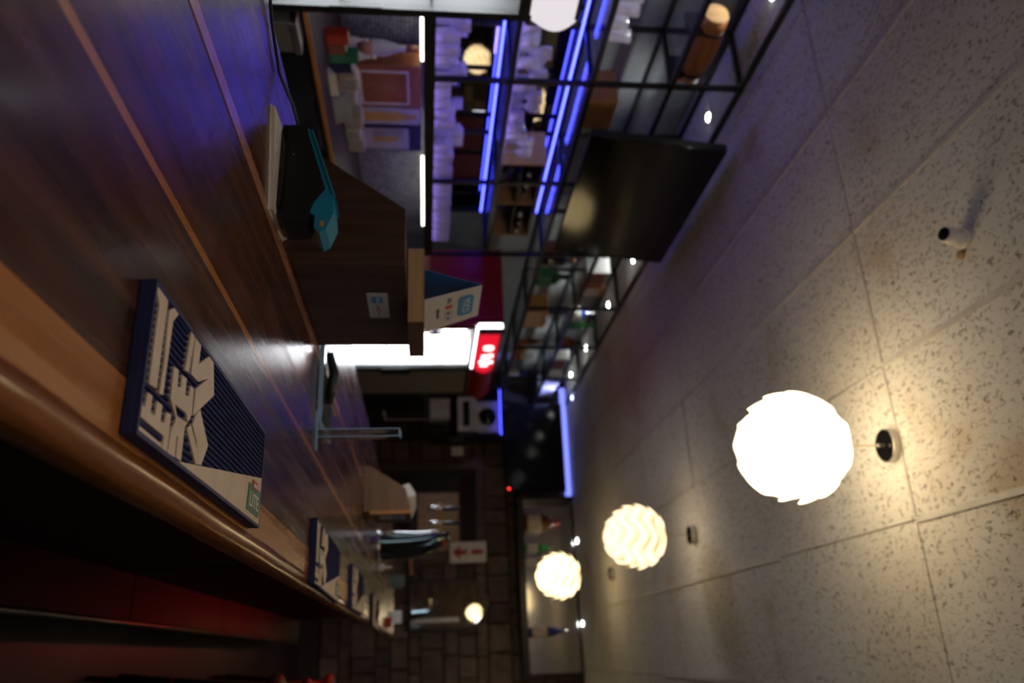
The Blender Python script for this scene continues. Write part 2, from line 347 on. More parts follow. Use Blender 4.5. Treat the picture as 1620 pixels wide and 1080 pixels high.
# far wall of dark stone blocks, with the doorway
wf = struct('wall_far', 'mortar', (XW, -2.09, YF + .02, YF + .12, 0, ZT + .1), (-2.09, -1.06, YF + .02, YF + .12, 2.03, ZT + .1), (-1.06, XR, YF + .02, YF + .12, 0, ZT + .1), (-2.2, -0.95, YF + .3, YF + .36, 0, 2.15))
rows = []; z = 0.25
hs = [0.20, 0.13, 0.26, 0.16]
k = 0
stone_cache = {}
while z < ZT - .02:
    h = min(hs[k % 4], ZT - z); x = -2.95 + (0.11 * k % 0.27)
    while x < 0.75:
        wdt = random.choice([0.16, 0.22, 0.30, 0.36]); a0, a1 = x, x + wdt; x += wdt
        if a0 < -1.06 and a1 > -2.09 and z < 2.03:
            if a0 < -2.09 - .08: a1 = -2.09
            elif a1 > -1.06 + .08: a0 = -1.06
            else: continue
        key = (round(a1 - a0, 3), round(h, 3))
        m_i = random.randrange(5)
        hw, hh = (a1 - a0) / 2 - .006, h / 2 - .006
        if key + (m_i,) in stone_cache:
            s = stone_cache[key + (m_i,)].copy(); COL.objects.link(s)
        else:
            bm = bm_new(); box(bm, -hw, hw, -.03, .03, -hh, hh)
            bmesh.ops.bevel(bm, geom=[e for e in bm.edges if all(v.co.y < 0 for v in e.verts)], offset=.007, segments=1, affect='EDGES')
            s = obj('stone', bm, 'stone%d' % m_i, None); s.parent = wf; stone_cache[key + (m_i,)] = s
        s.location = ((a0 + a1) / 2, YF + random.uniform(-.008, .008), z + h / 2)
    z += h; k += 1
trim = struct('trim_1', 'door_wood', (-2.14, -2.05, YF - .06, YF + .1, 0, 2.08), (-1.10, -1.01, YF - .06, YF + .1, 0, 2.08), (-2.05, -1.10, YF - .06, YF + .1, 1.98, 2.08))
door = struct('door_1', 'black_plastic', (-2.05, -1.10, YF + .06, YF + .10, 0, 1.98))
part('door_panel', 'panel_dark', door, (-1.99, -1.16, YF + .045, YF + .06, 0.1, 1.2), (-1.99, -1.16, YF + .045, YF + .06, 1.80, 1.94))
for i in range(6):
    a = -1.79 + i * 0.112
    part('plank', 'hatch_wood', door, (a, a + .108, YF + .02, YF + .058 - .004 * (i % 2), 1.30, 1.775))
struct('trim_4', 'camera_white', (-.90, -.80, YB, YB + .03, 0, 2.25), label='pale upright post on the brick wall behind the camera')
trim2 = struct('trim_2', 'black_steel', (-1.66, 0.30, YF - .03, YF, ZT - .03, ZT - .008))

# ------------------------------------------------------------------ bar counter
top = thing('bar_countertop', (-0.64, 3.2, ZC), 'long glossy dark wooden bar top running away from the camera', 'bar top')
YA, YZ_ = -1.2, 7.7
pl = [(-.255, -.195, 'counter_light', 0), (-.479, -.2555, 'counter_dark', 0), (-.493, -.4795, 'counter_light', 0), (-.605, -.4935, 'counter_red', 0), (-.741, -.6065, 'counter_dark', 0.001),
      (-.770, -.742, 'counter_pink', 0), (-.925, -.7705, 'counter_mid', 0), (-1.105, -.9265, 'counter_red', 0.0005)]
for a, b, m, dz in pl:
    part('plank', m, top, (a, b, YA, YZ_, ZC - .04, ZC - dz))
bm = bm_new()
prof = [(-.196, 1.100), (-.184, 1.1005), (-.172, 1.097), (-.165, 1.088), (-.163, 1.075), (-.166, 1.062), (-.175, 1.052), (-.196, 1.05)]
ny = 60
for i in range(ny + 1):
    y = YA + (YZ_ - YA) * i / ny
    for a, b in prof: bm.verts.new((a + random.uniform(-.0012, .0012), y, b + random.uniform(-.0008, .0006)))
bm.verts.ensure_lookup_table(); n = len(prof)
for i in range(ny):
    for j in range(n):
        bm.faces.new([bm.verts[q] for q in (i * n + j, i * n + (j + 1) % n, (i + 1) * n + (j + 1) % n, (i + 1) * n + j)])
bm.faces.new(bm.verts[:n]); bm.faces.new(bm.verts[-n:]); bmesh.ops.recalc_face_normals(bm, faces=bm.faces)
obj('edge_moulding', bm, 'moulding', top, True)
part('under_board', 'panel_dark', top, (-1.09, -.20, YA, YZ_, ZC - .075, ZC - .04))
bar = thing('bar_cabinet', (-0.36, 3.2, 0), 'dark panelled bar cabinet with foot ledge under the bar top', 'bar cabinet')
for i in range(8):
    y = YA + i * 1.11
    part('panel', 'panel_dark', bar, (-.38, -.345 - .004 * (i % 2), y + .006, y + 1.104, 0.0, ZC - .076))
for i in range(6):
    y = -1.05 + i * 1.48
    part('ledge_board', 'panel_dark', bar, (-.345, -.175, y + .006, y + 1.472, 0.18, 0.25))
bm = bm_new(); tube(bm, [(-.165, YA, .245), (-.165, 7.8, .245)], .011); obj('ledge_nosing', bm, 'steel', bar, True)
part('plinth', 'panel_dark', bar, (-.34, -.20, YA, 7.7, 0, .18))
part('back_panel', 'panel_dark', bar, (-1.08, -1.05, YA, YZ_, 0, ZC - .076))
tag(part('led_strip', 'led_red', None, (-.335, -.325, 5.2, 7.6, 1.010, 1.022)), 'red light strip fixed under the bar top overhang', 'light strip')

# ------------------------------------------------------------------ bar mats
MP = {'A': [(4, 152), (40, 152), (39, 56), (17, 54), (16, 81), (16, 137), (6, 145)],
 'B': [(47, 144), (61, 153), (79, 154), (63, 139), (60, 56), (48, 54), (51, 88)],
 'C': [(128, 153), (143, 154), (136, 107), (120, 104)],
 'D': [(146, 154), (171, 155), (170, 129), (214, 156), (230, 157), (248, 115), (195, 82), (169, 66), (168, 98), (216, 127), (175, 109), (145, 108)],
 'E': [(2, 29), (14, 30), (16, 45), (30, 46), (31, 29), (44, 30), (44, 45), (62, 46), (62, 29), (74, 31), (76, 43), (92, 45), (93, 5), (76, 5), (78, 18), (3, 18)],
 'e': [(2, 9), (74, 9), (75, 5), (2, 5)],
 'F': [(83, 95), (100, 97), (102, 79), (114, 82), (113, 96), (131, 98), (132, 79), (146, 82), (147, 95), (161, 96), (163, 65), (159, 60), (152, 53), (143, 61), (101, 59), (111, 49), (131, 51), (151, 52.5), (143, 45), (143, 7), (125, 7), (123, 29), (118, 29), (119, 6), (95, 5), (99, 32), (107, 40), (109, 46), (85, 60)],
 'G': [(195, 81), (244, 50), (223, 21), (200, 17), (153, 45), (164, 54), (198, 36), (195, 42), (171, 56), (182, 72)],
 'H': [(129, 4), (578, 79), (581, 4), (228, 4)]}
ML, MW, MH = .585, .158, .016
def make_mat():
    t = thing('bar_mat', (0, 0, 0), 'x', 'bar mat', 'rubber bar mats along the bar edge'); t['_local'] = 1
    bm = bm_new(); box(bm, -MW / 2, MW / 2, 0, ML, 0, MH - .005, bev=.0012); obj('base', bm, 'rubber_navy', t)
    bm = bm_new(); h = MW / 2
    for b in ((-h, -h + .005, 0, ML), (h - .005, h, 0, ML), (-h + .005, h - .005, 0, .005), (-h + .005, h - .005, ML - .005, ML)):
        box(bm, *b, MH - .005, MH)
    obj('rim', bm, 'rubber_navy', t)
    bm = bm_new(); n = 20
    for i in range(n):
        x = -h + .007 + (MW - .014) * i / (n - 1)
        for s in range(45):
            y = .007 + s * .0128
            vs = box(bm, x - .0020, x + .0020, y, y + .0122, MH - .006, MH - .002)
    r = obj('ribs', bm, 'rubber_navy_rib', t); r['kind'] = 'stuff'
    for key in 'ABCDEeFGH':
        bm = bm_new()
        prism(bm, [(h - b / 1000, a / 1000) for a, b in MP[key]], XY, MH - .006, MH - (.0002 if key != 'H' else 0))
        bmesh.ops.triangulate(bm, faces=[f for f in bm.faces if len(f.verts) > 4])
        obj('raised_letter' if key != 'H' else 'raised_wedge', bm, 'mat_beige', t)
    q = obj('logo_plate', plane_poly(rbox2(-.044, .044, -.021, .021, .002), (h - .034, .527, MH), (0, 1, 0.0), (-1, .17, 0), .0012, .0012), 'logo_green', t)
    obj('logo_tag', plane_poly(rbox2(-.018, .018, -.007, .006, .001), (h - .057, .528, MH), (0, 1, 0), (-1, .1, 0), .0018, .0018), 'logo_red', t)
    obj('tag_mark', plane_poly(rbox2(-.011, .011, -.0032, .0022, .001), (h - .056, .528, MH), (0, 1, 0), (-1, .1, 0), .0024, .0006), 'sticker', t)
    bm = text_bm('LITE', .030, (0, 0, 0), (0, 1, 0), (-1, 0, 0)); bmesh.ops.scale(bm, vec=(1.05, 1.2, 1), verts=bm.verts)
    bmesh.ops.translate(bm, verts=bm.verts, vec=(h - .031, .527, MH + .0012)); obj('logo_lettering', bm, 'logo_white', t)
    return t
m0 = make_mat()
spots = [(-.280, .745, 0.0, 'nearest navy rubber bar mat with large beige raised letters'),
         (-.252, 2.035, -1.0, 'second bar mat from the camera, on the bar edge beyond the nearest mat'),
         (-.252, 3.10, 0.5, 'third bar mat from the camera along the bar edge'),
         (-.235, 4.36, -1.0, 'fourth and farthest small bar mat on the bar edge')]
mats = []
for i, (x, y, a, lb) in enumerate(spots):
    t = m0 if i == 0 else copy_tree(m0)
    mats.append((t, x, y, a, lb))
for t, x, y, a, lb in mats:
    t.location = (x, y, ZC + .0005); t.rotation_euler = (0, 0, math.radians(a)); t['label'] = lb
for o in list(bpy.data.objects):
    if '_local' in o.keys(): del o['_local']

# ------------------------------------------------------------------ pendant lamps
def make_lamp(x, y, z, R, m, label):
    t = thing('pendant_lamp', (x, y, z), label, 'lamp', 'wavy globe pendant lamps over the bar')
    nb = 7; seg = 120
    for k in range(nb):
        bm = bm_new(); lay = bm.verts.layers.float.new('layer'); rows_ = []
        p0 = 0.16 + (PI - .34) * k / nb; p1 = 0.16 + (PI - .34) * (k + 1.16) / nb
        ns = 7
        for s in range(ns):
            f = s / (ns - 1); ring = []
            for q in range(seg):
                th = 2 * PI * q / seg
                amp = 0.13 * math.sin((p0 + p1) / 2) + .01
                ph = p0 + (p1 - p0) * f + amp * math.sin(6 * th + .45 * k)
                ph = min(max(ph, 0.06), PI - .05)
                rr = R * (0.885 + 0.115 * f ** 1.5 + 0.012 * math.sin(6 * th + .45 * k + .8))
                v = bm.verts.new((x + rr * math.sin(ph) * math.cos(th), y + rr * math.sin(ph) * math.sin(th), z + rr * math.cos(ph)))
                v[lay] = f; ring.append(v)
            rows_.append(ring)
        for a, b in zip(rows_, rows_[1:]):
            for q in range(seg): bm.faces.new((a[q], b[q], b[(q + 1) % seg], a[(q + 1) % seg]))
        obj('shade_strip', bm, m, t, True)
    bm = bm_new(); bmesh.ops.create_uvsphere(bm, u_segments=24, v_segments=14, radius=R * .86, matrix=Matrix.Translation((x, y, z)))
    obj('inner_diffuser', bm, m, t, True)
    bm = bm_new(); tube(bm, [(x, y, z + R * .9), (x, y, ZT - .03)], .0022, 6); obj('cord', bm, 'gold', t)
    bm = bm_new(); lathe(bm, [(.006, ZT - .062), (.009, ZT - .05), (.009, ZT - .031)], 12, (x, y, 0)); obj('cord_grip', bm, 'steel', t, True)
    bm = bm_new(); lathe(bm, [(.060, ZT - .032), (.0625, ZT - .030), (.0625, ZT - .004), (.060, ZT - .002)], 32, (x, y, 0)); c = obj('ceiling_rose', bm, 'steel', t)
    bm = bm_new(); lathe(bm, [(.058, ZT - .034), (.058, ZT - .0325)], 32, (x, y, 0)); obj('rose_plate', bm, 'black_gloss', t)
    return t
make_lamp(-.67, 2.78, 2.735, .207, 'shade_a', 'large blown-out wavy white globe pendant lamp nearest the camera')
make_lamp(-.67, 5.17, 2.735, .207, 'shade_b', 'cream wavy globe pendant lamp, middle one of the row of three')
make_lamp(-.65, 7.60, 2.615, .215, 'shade_c', 'yellowish wavy globe pendant lamp farthest away, before the far mirror')
# unseen drum-shaped fill lamps, added for neutral light on near bar and ceiling
for i, (x, y) in enumerate(((1.7, -1.3), (-.45, .15))):
    t = thing('fill_drum', (x, y, 2.50), ['added white drum-shaped fill lamp right behind the camera', 'added white drum-shaped fill lamp over the near end of the bar'][i], 'lamp', 'added white fill lamps')
    bm = bm_new(); lathe(bm, [(.30, 2.50), (.30, 2.76)], 28, (x, y, 0)); obj('fill_shade', bm, 'fill_lamp', t)
    bm = bm_new(); tube(bm, [(x, y, 2.76), (x, y, ZT)], .004, 6); obj('cord', bm, 'black_plastic', t)
make_lamp(-.95, -2.05, 2.60, .207, 'shade_c', 'wavy globe pendant lamp of the same row behind the camera, seen in the arched mirror')
make_lamp(.95, 8.75, 2.10, .19, 'shade_c', 'low hanging wavy globe pendant lamp right of the bar, seen in the back bar mirror')
# ceiling camera
t = thing('security_camera', (-1.2, 2.14, ZT), 'small white ceiling security camera with black lens', 'camera')
bm = bm_new(); lathe(bm, [(.030, ZT - .014), (.034, ZT - .010), (.034, ZT)], 24, (-1.2, 2.14, 0)); obj('base_ring', bm, 'camera_white', t, True)
bm = bm_new(); a = Vector((-1.2, 2.14, ZT - .008)); b = Vector((-1.206, 2.125, ZT - .078)); tube(bm, [a, a.lerp(b, .6), b], [.029, .028, .026], 20); obj('barrel', bm, 'camera_white', t, True)
bm = bm_new(); tube(bm, [b, b + (b - a).normalized() * .004], [.0225, .0215], 20); obj('lens', bm, 'black_gloss', t)
bm = bm_new(); lathe(bm, [(.012, ZT - .012), (.016, ZT - .004), (.016, ZT)], 12, (-1.155, 2.17, 0)); obj('cable_gland', bm, 'plank_light', t, True)

# ------------------------------------------------------------------ back bar: steel shelving
XF, XB = -2.85, -3.24
sh = thing('steel_shelving', (-3.05, 5.4, 1.40), 'black square-tube steel shelving hung along the back bar up to the ceiling', 'shelving')
b_ = .0125
posts = [2.50, 3.45, 4.44, 5.44, 6.47, 7.45, 8.45, 9.42]
for y in posts + [1.45]:
    zb = 1.40 if 2.0 < y < 5.5 else 2.27
    for x in (XF, XB):
        part('upright', 'black_steel', sh, (x - b_, x + b_, y - b_, y + b_, zb, ZT))
levels = [(1.41, 2.50, 5.44), (1.84, 2.50, 5.44), (2.28, 1.45, 9.42), (2.72, 1.45, 9.42), (ZT - .015, 1.45, 9.42)]
for z, ya, yb in levels:
    for x in (XF, XB):
        part('rail', 'black_steel', sh, (x - b_, x + b_, ya, yb, z - b_, z + b_))
    for y in posts + [1.45]:
        if ya - .01 <= y <= yb + .01: part('cross_bar', 'black_steel', sh, (XB, XF, y - b_, y + b_, z - b_, z + b_))
part('lower_beam', 'black_steel', sh, (XF - .012, XF + .018, 2.49, 5.44, 1.375, 1.435))
part('shelf_board', 'shelf_glass', sh, (XB, XF, 2.51, 5.43, 1.4225, 1.428)); part('shelf_board', 'shelf_glass', sh, (XB, XF, 2.515, 4.28, 1.8525, 1.862)); part('shelf_board', 'black_plastic', sh, (XB, XF, 4.282, 5.43, 1.8525, 1.862))
for i in range(8):
    ya, yb = ([1.45] + posts)[i], posts[i] 
    part('shelf_board', 'door_glass', sh, (XB, XF, ya + .014, yb - .014, 2.2925, 2.299)); part('shelf_board', 'door_glass', sh, (XB, XF, ya + .014, yb - .014, 2.7325, 2.739))
mir = struct('window_1', 'mirror_dim', (XW, XW + .008, 2.40, 5.60, 1.40, 2.26), label='tall back-bar mirror behind the glass shelves')
for z, nm in ((1.815, 'blue light strip under the upper glass shelf of the back bar'), (2.252, 'blue light strip above the second glass shelf, higher of the two')):
    tag(part('led_strip', 'led_blue', None, (XB + .02, XB + .030, 2.52, 5.42, z - .005, z + .005)), nm, 'light strip', 'blue light strips of the back bar')
for a, b, z, nm in ((2.52, 5.42, 1.41, 'added violet fill strip hidden behind the lower shelf beam of the back bar'), (2.52, 4.25, 1.84, 'added violet fill strip under the front edge of the second shelf')):  # unseen violet strips, added to brighten the glasses on both shelves
    t = thing('led_strip', (XF - .034, a, z), nm, 'light strip', 'added violet fill strips under the glass shelves')
    for ya, yb in ((2.515, 3.435), (3.465, 4.25 if b < 5 else 4.425), (4.455, 5.425)):
        if yb <= b + .01: part('fill_segment', 'fill_lavender', t, (XF - .040, XF - .028, ya, yb, z + .002, z + .010))
# splashback and back counter
struct('trim_3', 'mosaic', (XW, XW + .01, 2.47, 5.5, .92, 1.39), label='small square mosaic tiles behind the back counter')
for a, b, nm in ((2.95, 3.63, 'white light strip under the shelving near the left cooler'), (4.57, 5.48, 'white light strip under the shelving beside the wooden box')):
    tag(part('led_strip', 'led_white', None, (-3.13, -3.115, a, b, 1.358, 1.372)), nm, 'light strip', 'white light strips over the splashback')
bc = thing('back_counter', (-2.85, 4.0, 0), 'black back counter with thin light edge behind the bar', 'counter')
part('carcass', 'black_plastic', bc, (-3.30, -2.43, 2.49, 5.58, 0, .895))
part('counter_slab', 'panel_dark', bc, (-3.31, -2.40, 2.49, 5.58, .895, .917)); part('edge_trim', 'orange_wood', bc, (-2.40, -2.393, 2.49, 5.58, .898, .917))
for i in range(3): part('door', 'black_gloss', bc, (-2.43, -2.415, 2.52 + i * 1.02, 3.50 + i * 1.02, .06, .87))

t = thing('steel_bin', (-2.34, 2.58, 0), 'narrow steel bin standing between the left cooler and the back counter', 'bin')
part('bin_body', 'fridge_grey', t, (-2.388, -2.30, 2.50, 2.66, 0, .86), bev=.004); part('bin_lid', 'steel', t, (-2.391, -2.295, 2.495, 2.665, .86, .885))

# ------------------------------------------------------------------ coolers
def cooler(y0, y1, lab, header, letters, red_side, doors):
    t = thing('glass_door_cooler', (-2.65, (y0 + y1) / 2, 0), lab, 'cooler')
    xf, xb, zt = -2.33, -2.98, 1.985
    sm = 'fridge_red' if red_side else 'black_plastic'
    part('side_panel', sm, t, (xb, xf - .01, y0, y0 + .03, 0, zt)); part('side_panel', sm, t, (xb, xf - .01, y1 - .03, y1, 0, zt))
    part('back_panel', 'black_plastic', t, (xb, xb + .02, y0 + .03, y1 - .03, 0, zt)); part('top_panel', sm, t, (xb, xf, y0 + .03, y1 - .03, zt - .02, zt))
    part('base', 'black_plastic', t, (xb + .02, xf, y0 + .03, y1 - .03, 0, .42 if red_side else .30))
    zb, zd = (.43 if red_side else .31), 1.775
    for i, (a, b, lit) in enumerate(doors):
        part('door_frame', 'black_steel', t, (xf - .03, xf, a, a + .035, zb, zd), (xf - .03, xf, b - .035, b, zb, zd), (xf - .03, xf, a + .035, b - .035, zb, zb + .03), (xf - .03, xf, a + .035, b - .035, zd - .03, zd))
        if lit:
            part('inner_liner', 'fridge_inside', t, (xb + .03, xb + .04, a, b, zb, zd), (xb + .04, xf - .04, a, a + .01, zb, zd))
            part('inner_liner', 'fridge_inside', t, (xb + .04, xf - .031, b - .012, b - .002, zb, zd))
            part('light_panel', 'cool_light', t, (xb + .041, xb + .046, a + .02, b - .02, zb + .03, zd - .03)); part('light_panel', 'cool_light', t, (xb + .05, xf - .06, b - .018, b - .013, zb + .03, zd - .03))
            for zz in (.75, 1.05, 1.40): part('wire_shelf', 'steel', t, (xb + .06, xf - .06, a + .02, b - .03, zz, zz + .012))
            d = part('door_glass', 'door_glass', t, (xf - .02, xf - .014, a + .035, b - .035, zb + .03, zd - .03))
            part('handle', 'black_plastic', d, (xf, xf + .02, b - .060, b - .040, 1.02, 1.22))
        else:
            d = part('door_leaf', 'fridge_grey', t, (xf - .02, xf - .010, a + .035, b - .035, zb + .03, zd - .03))
            part('handle', 'black_steel', d, (xf - .010, xf + .012, a + .06, a + .09, 1.0, 1.25))
    # bowed header
    bm = bm_new(); pr = [(xf - .05, 1.79)] + [(xf - .02 + .065 * math.sin(PI * k / 10), 1.79 + .20 * k / 10) for k in range(11)] + [(xf - .05, 1.99)]
    hy = (y0 + .05, (doors[0][1]) - .02) if red_side else (y0 + .01, y1 - .01)
    prism(bm, pr, XZ, *hy); hd = obj('header_sign', bm, header, t)
    if red_side:
        bm = bm_new(); prism(bm, pr, XZ, hy[1] + .03, y1 - .03); obj('header_sign', bm, 'fridge_red', t)
        part('header_trim', 'black_plastic', t, (xf - .05, xf + .05, hy[0] - .05, hy[0], 1.79, 1.99))
        part('header_light', 'cool_tube', t, (xf - .01, xf + .012, hy[0] - .03, hy[1] - .02, 1.775, 1.79), (xf - .02, xf + .02, hy[0] - .055, hy[0] - .05, 1.79, 1.975))
        xm = xf + .047
        for a, b, c, d_ in ((hy[0] + .25, hy[0] + .36, 1.85, 1.93),):
            obj('header_letter', plane_poly(rbox2(a, b, c, d_, .03), (xm, 0, 0), (0, 1, 0), (0, 0, 1), .001, .002), letters, t)
        for a, b, c, d_ in ((hy[0] + .46, hy[0] + .74, 1.845, 1.91), (hy[0] + .44, hy[0] + .52, 1.90, 1.94), (hy[0] + .60, hy[0] + .66, 1.83, 1.95)):
            obj('header_letter', plane_poly(rbox2(a, b, c, d_, .012), (xm, 0, 0), (0, 1, 0), (0, 0, 1), .001, .002), letters, t)
    else:
        part('header_trim', 'black_plastic', t, (xf - .05, xf + .01, y1 - .01, y1, 1.78, 1.995), (xf - .05, xf + .004, y0, y1, 1.772, 1.79))
    return t
cooler(1.55, 2.475, 'tall lit cooler at the left edge with white bowed header', 'header_white', None, False, [(1.58, 2.465, True)])
cooler(5.62, 7.38, 'red sided drinks cooler with lit door and red lit header', 'header_red', 'header_letters', True, [(5.66, 6.60, True), (6.62, 7.35, False)])
# items inside the lit cooler
for i in range(5):
    y = 5.80 + i * .12
    t = thing('cooler_can', (-2.55, y, 1.0625 if i % 2 else 1.4125), 'pale drink can on a cooler shelf', 'can', 'cans in the lit cooler')
    bm = bm_new(); lathe(bm, [(.026, t.location.z), (.032, t.location.z + .008), (.032, t.location.z + .11), (.026, t.location.z + .12)], 14, (-2.55, y, 0)); obj('can_body', bm, 'label_white', t, True)
    bm = bm_new(); lathe(bm, [(.0325, t.location.z + .03), (.0325, t.location.z + .08)], 14, (-2.55, y, 0)); obj('can_label', bm, ('crisp_red', 'box_navy', 'gold')[i % 3], t, True)

# ------------------------------------------------------------------ big television on the shelving
def tv(name, label, corner, uy, uv, wd, ht, th=.045, br=.05):
    """corner: bottom-left front; uy: along width; uv: up"""
    c = Vector(corner); a = Vector(uy).normalized(); u = Vector(uv).normalized(); n = a.cross(u)
    t = thing(name, tuple(c + a * wd / 2), label, 'television')
    f = lambda p, q, h: tuple(c + a * p + u * q + n * h)
    bm = bm_new(); prism(bm, [(0, 0), (wd, 0), (wd, ht), (0, ht)], f, -th, 0); obj('casing', bm, 'black_plastic', t)
    bm = bm_new(); prism(bm, [(.012, .018), (wd - .012, .018), (wd - .012, ht - .012), (.012, ht - .012)], f, 0, .002); obj('screen', bm, 'screen', t)
    bm = bm_new()
    for r4 in ((0, .010, 0, ht), (wd - .010, wd, 0, ht), (.010, wd - .010, 0, .016), (.010, wd - .010, ht - .010, ht)):
        prism(bm, [(r4[0], r4[2]), (r4[1], r4[2]), (r4[1], r4[3]), (r4[0], r4[3])], f, 0, .006)
    obj('bezel', bm, 'black_gloss', t)
    bm = bm_new(); prism(bm, [(wd / 2 - .15, ht / 2 - .15), (wd / 2 + .15, ht / 2 - .15), (wd / 2 + .15, ht / 2 + .15), (wd / 2 - .15, ht / 2 + .15)], f, -th - br, -th); obj('wall_bracket', bm, 'black_steel', t)
    return t, f
tv('television', 'large dark flat television tilted down from the steel shelving', (-2.66, 3.645, 2.30), (0, 1, 0), (.085, 0, .77), 1.36, .775, br=.165)
t, f = tv('television', 'dark television on the far wall with a red standby light', (-2.82, 9.30, 2.33), (1, 0, 0), (0, 0, 1), 1.07, .71)
bm = bm_new(); q = f(1.03, .03, .008); lathe(bm, [(.008, -.004), (.012, 0), (.008, .004)], 10, q, 'Y'); obj('standby_light', bm, 'red_dot', t)
tag(part('led_strip', 'led_violet', None, (-3.05, -1.70, 9.385, 9.40, 3.045, 3.115)), 'blue light strip on top of the far television', 'light strip')

# ------------------------------------------------------------------ recessed ceiling spots
def spot(x, y, lab, m='spot', power=2.2, grp='small ceiling spotlights over the shelving'):
    t = thing('ceiling_spotlight', (x, y, ZT), lab, 'spotlight', grp)
    bm = bm_new(); lathe(bm, [(.034, ZT - .004), (.036, ZT - .002), (.036, ZT)], 20, (x, y, 0)); obj('bezel_ring', bm, 'camera_white', t)
    bm = bm_new(); lathe(bm, [(.024, ZT - .008), (.027, ZT - .0045)], 16, (x, y, 0)); obj('bulb_lens', bm, m, t)
    ld = bpy.data.lights.new('spot_light', 'SPOT'); ld.energy = power * 5; ld.color = (.92, 1, .95) if m == 'spot' else (.3, .35, 1); ld.spot_size = 1.9; ld.spot_blend = .8; ld.shadow_soft_size = .025
    lo = bpy.data.objects.new('spot_light', ld); COL.objects.link(lo); lo.parent = t; lo.location = (0, 0, -.02)
spot(-3.04, 2.96, 'ceiling spotlight above the wooden barrel at the top edge'); spot(-3.04, 3.95, 'ceiling spotlight just left of the big television')
spot(-3.04, 5.87, 'first ceiling spotlight right of the big television'); spot(-3.06, 6.85, 'second ceiling spotlight right of the big television')
spot(-3.06, 8.0, 'third ceiling spotlight right of the big television'); spot(-3.08, 8.95, 'last ceiling spotlight of the shelving before the far wall', 'spot', 1.6)
spot(-2.80, 8.98, 'blue ceiling spotlight in the far corner before the television', 'spot_blue', 9.0)
spot(-1.17, 9.28, 'ceiling spotlight above the far mirror shelf near the brown bottle', 'spot', .5, 'ceiling spotlights at the far mirror'); spot(-.27, 9.28, 'ceiling spotlight above the far mirror shelf near the wine bottle', 'spot', .5, 'ceiling spotlights at the far mirror')

# ------------------------------------------------------------------ glasses on the back bar
def make_glass(kind):
    t = thing('drinking_glass', (0, 0, 0), 'x', 'glass'); t['_local'] = 1
    bm = bm_new()
    if kind == 0: pr = [(.026, 0), (.028, .004), (.036, .13), (.034, .13), (.026, .012)]
    elif kind == 1: pr = [(.034, 0), (.036, .004), (.036, .095), (.034, .095), (.033, .012)]
    else: pr = [(.034, 0), (.034, .003), (.005, .008), (.004, .08), (.02, .095), (.038, .13), (.036, .18), (.034, .18), (.034, .13), (.004, .09)]
    lathe(bm, pr, 14); obj('bowl', bm, 'drink_glass', t, True); return t
gl = [make_glass(k) for k in range(3)]
used = [False] * 3
def put_glass(k, x, y, z, label, grp):
    t = gl[k] if not used[k] else copy_tree(gl[k]); used[k] = True
    placed.append((t, x, y, z, label, grp))
placed = []
y = 2.52
while y < 5.36:
    for j, x in enumerate((-2.92, -3.02, -3.12)):
        put_glass(random.choice((0, 0, 1, 2) if y < 4.3 else (0, 0, 1)), x + random.uniform(-.01, .01), y + random.uniform(-.008, .008), 1.4285, 'clear glass standing in the packed rows on the lowest back bar shelf', 'glasses on the lowest back bar shelf')
    y += .087
y = 2.95
while y < 4.22:
    for x in (-2.93, -3.05):
        put_glass(random.choice((0, 1, 2)), x, y + random.uniform(-.01, .01), 1.8625, 'clear glass on the second back bar shelf below the television', 'glasses on the second back bar shelf')
    y += .09
y = 2.36
while y < 3.25:
    for x in (-2.93, -3.04):
        put_glass(random.choice((0, 1)), x, y, 2.2995, 'clear glass on the upper shelf under the wooden barrel', 'glasses on the upper back bar shelf')
    y += .09
for t, x, y, z, lb, g in placed:
    t.location = (x, y, z); t['label'] = lb; t['group'] = g; t['category'] = 'glass'
    if '_local' in t.keys(): del t['_local']

# ------------------------------------------------------------------ bottles and boxes
SHAPES = {'wine': [(.034, 0), (.037, .006), (.037, .19), (.030, .225), (.0145, .255), (.0135, .315)],
          'spirit': [(.040, 0), (.043, .006), (.043, .17), (.036, .20), (.015, .22), (.0145, .28)],
          'round': [(.048, 0), (.058, .02), (.062, .08), (.050, .15), (.018, .19), (.016, .24)],
          'slim': [(.028, 0), (.031, .006), (.031, .21), (.014, .26), (.013, .32)]}
def bottle(x, y, z, kind, glass, label_m, cap_m, lab, s=1.0, group=None):
    t = thing('bottle', (x, y, z), lab, 'bottle', group); pr = [(r * s, z + h * s) for r, h in SHAPES[kind]]
    bm = bm_new(); lathe(bm, pr, 18, (x, y, 0)); obj('glass_body', bm, glass, t, True)
    R = max(r for r, h in pr) + .0008; H = SHAPES[kind][-1][1] * s
    if label_m:
        bm = bm_new(); lathe(bm, [(R, z + H * .12), (R + .0005, z + H * .13), (R + .0005, z + H * .48), (R, z + H * .49)], 18, (x, y, 0)); obj('paper_label', bm, label_m, t, True)
    rn = SHAPES[kind][-1][0] * s + .002
    bm = bm_new(); lathe(bm, [(rn, z + H - .035 * s), (rn, z + H + .006)], 14, (x, y, 0)); obj('cap', bm, cap_m, t, True)
    return t
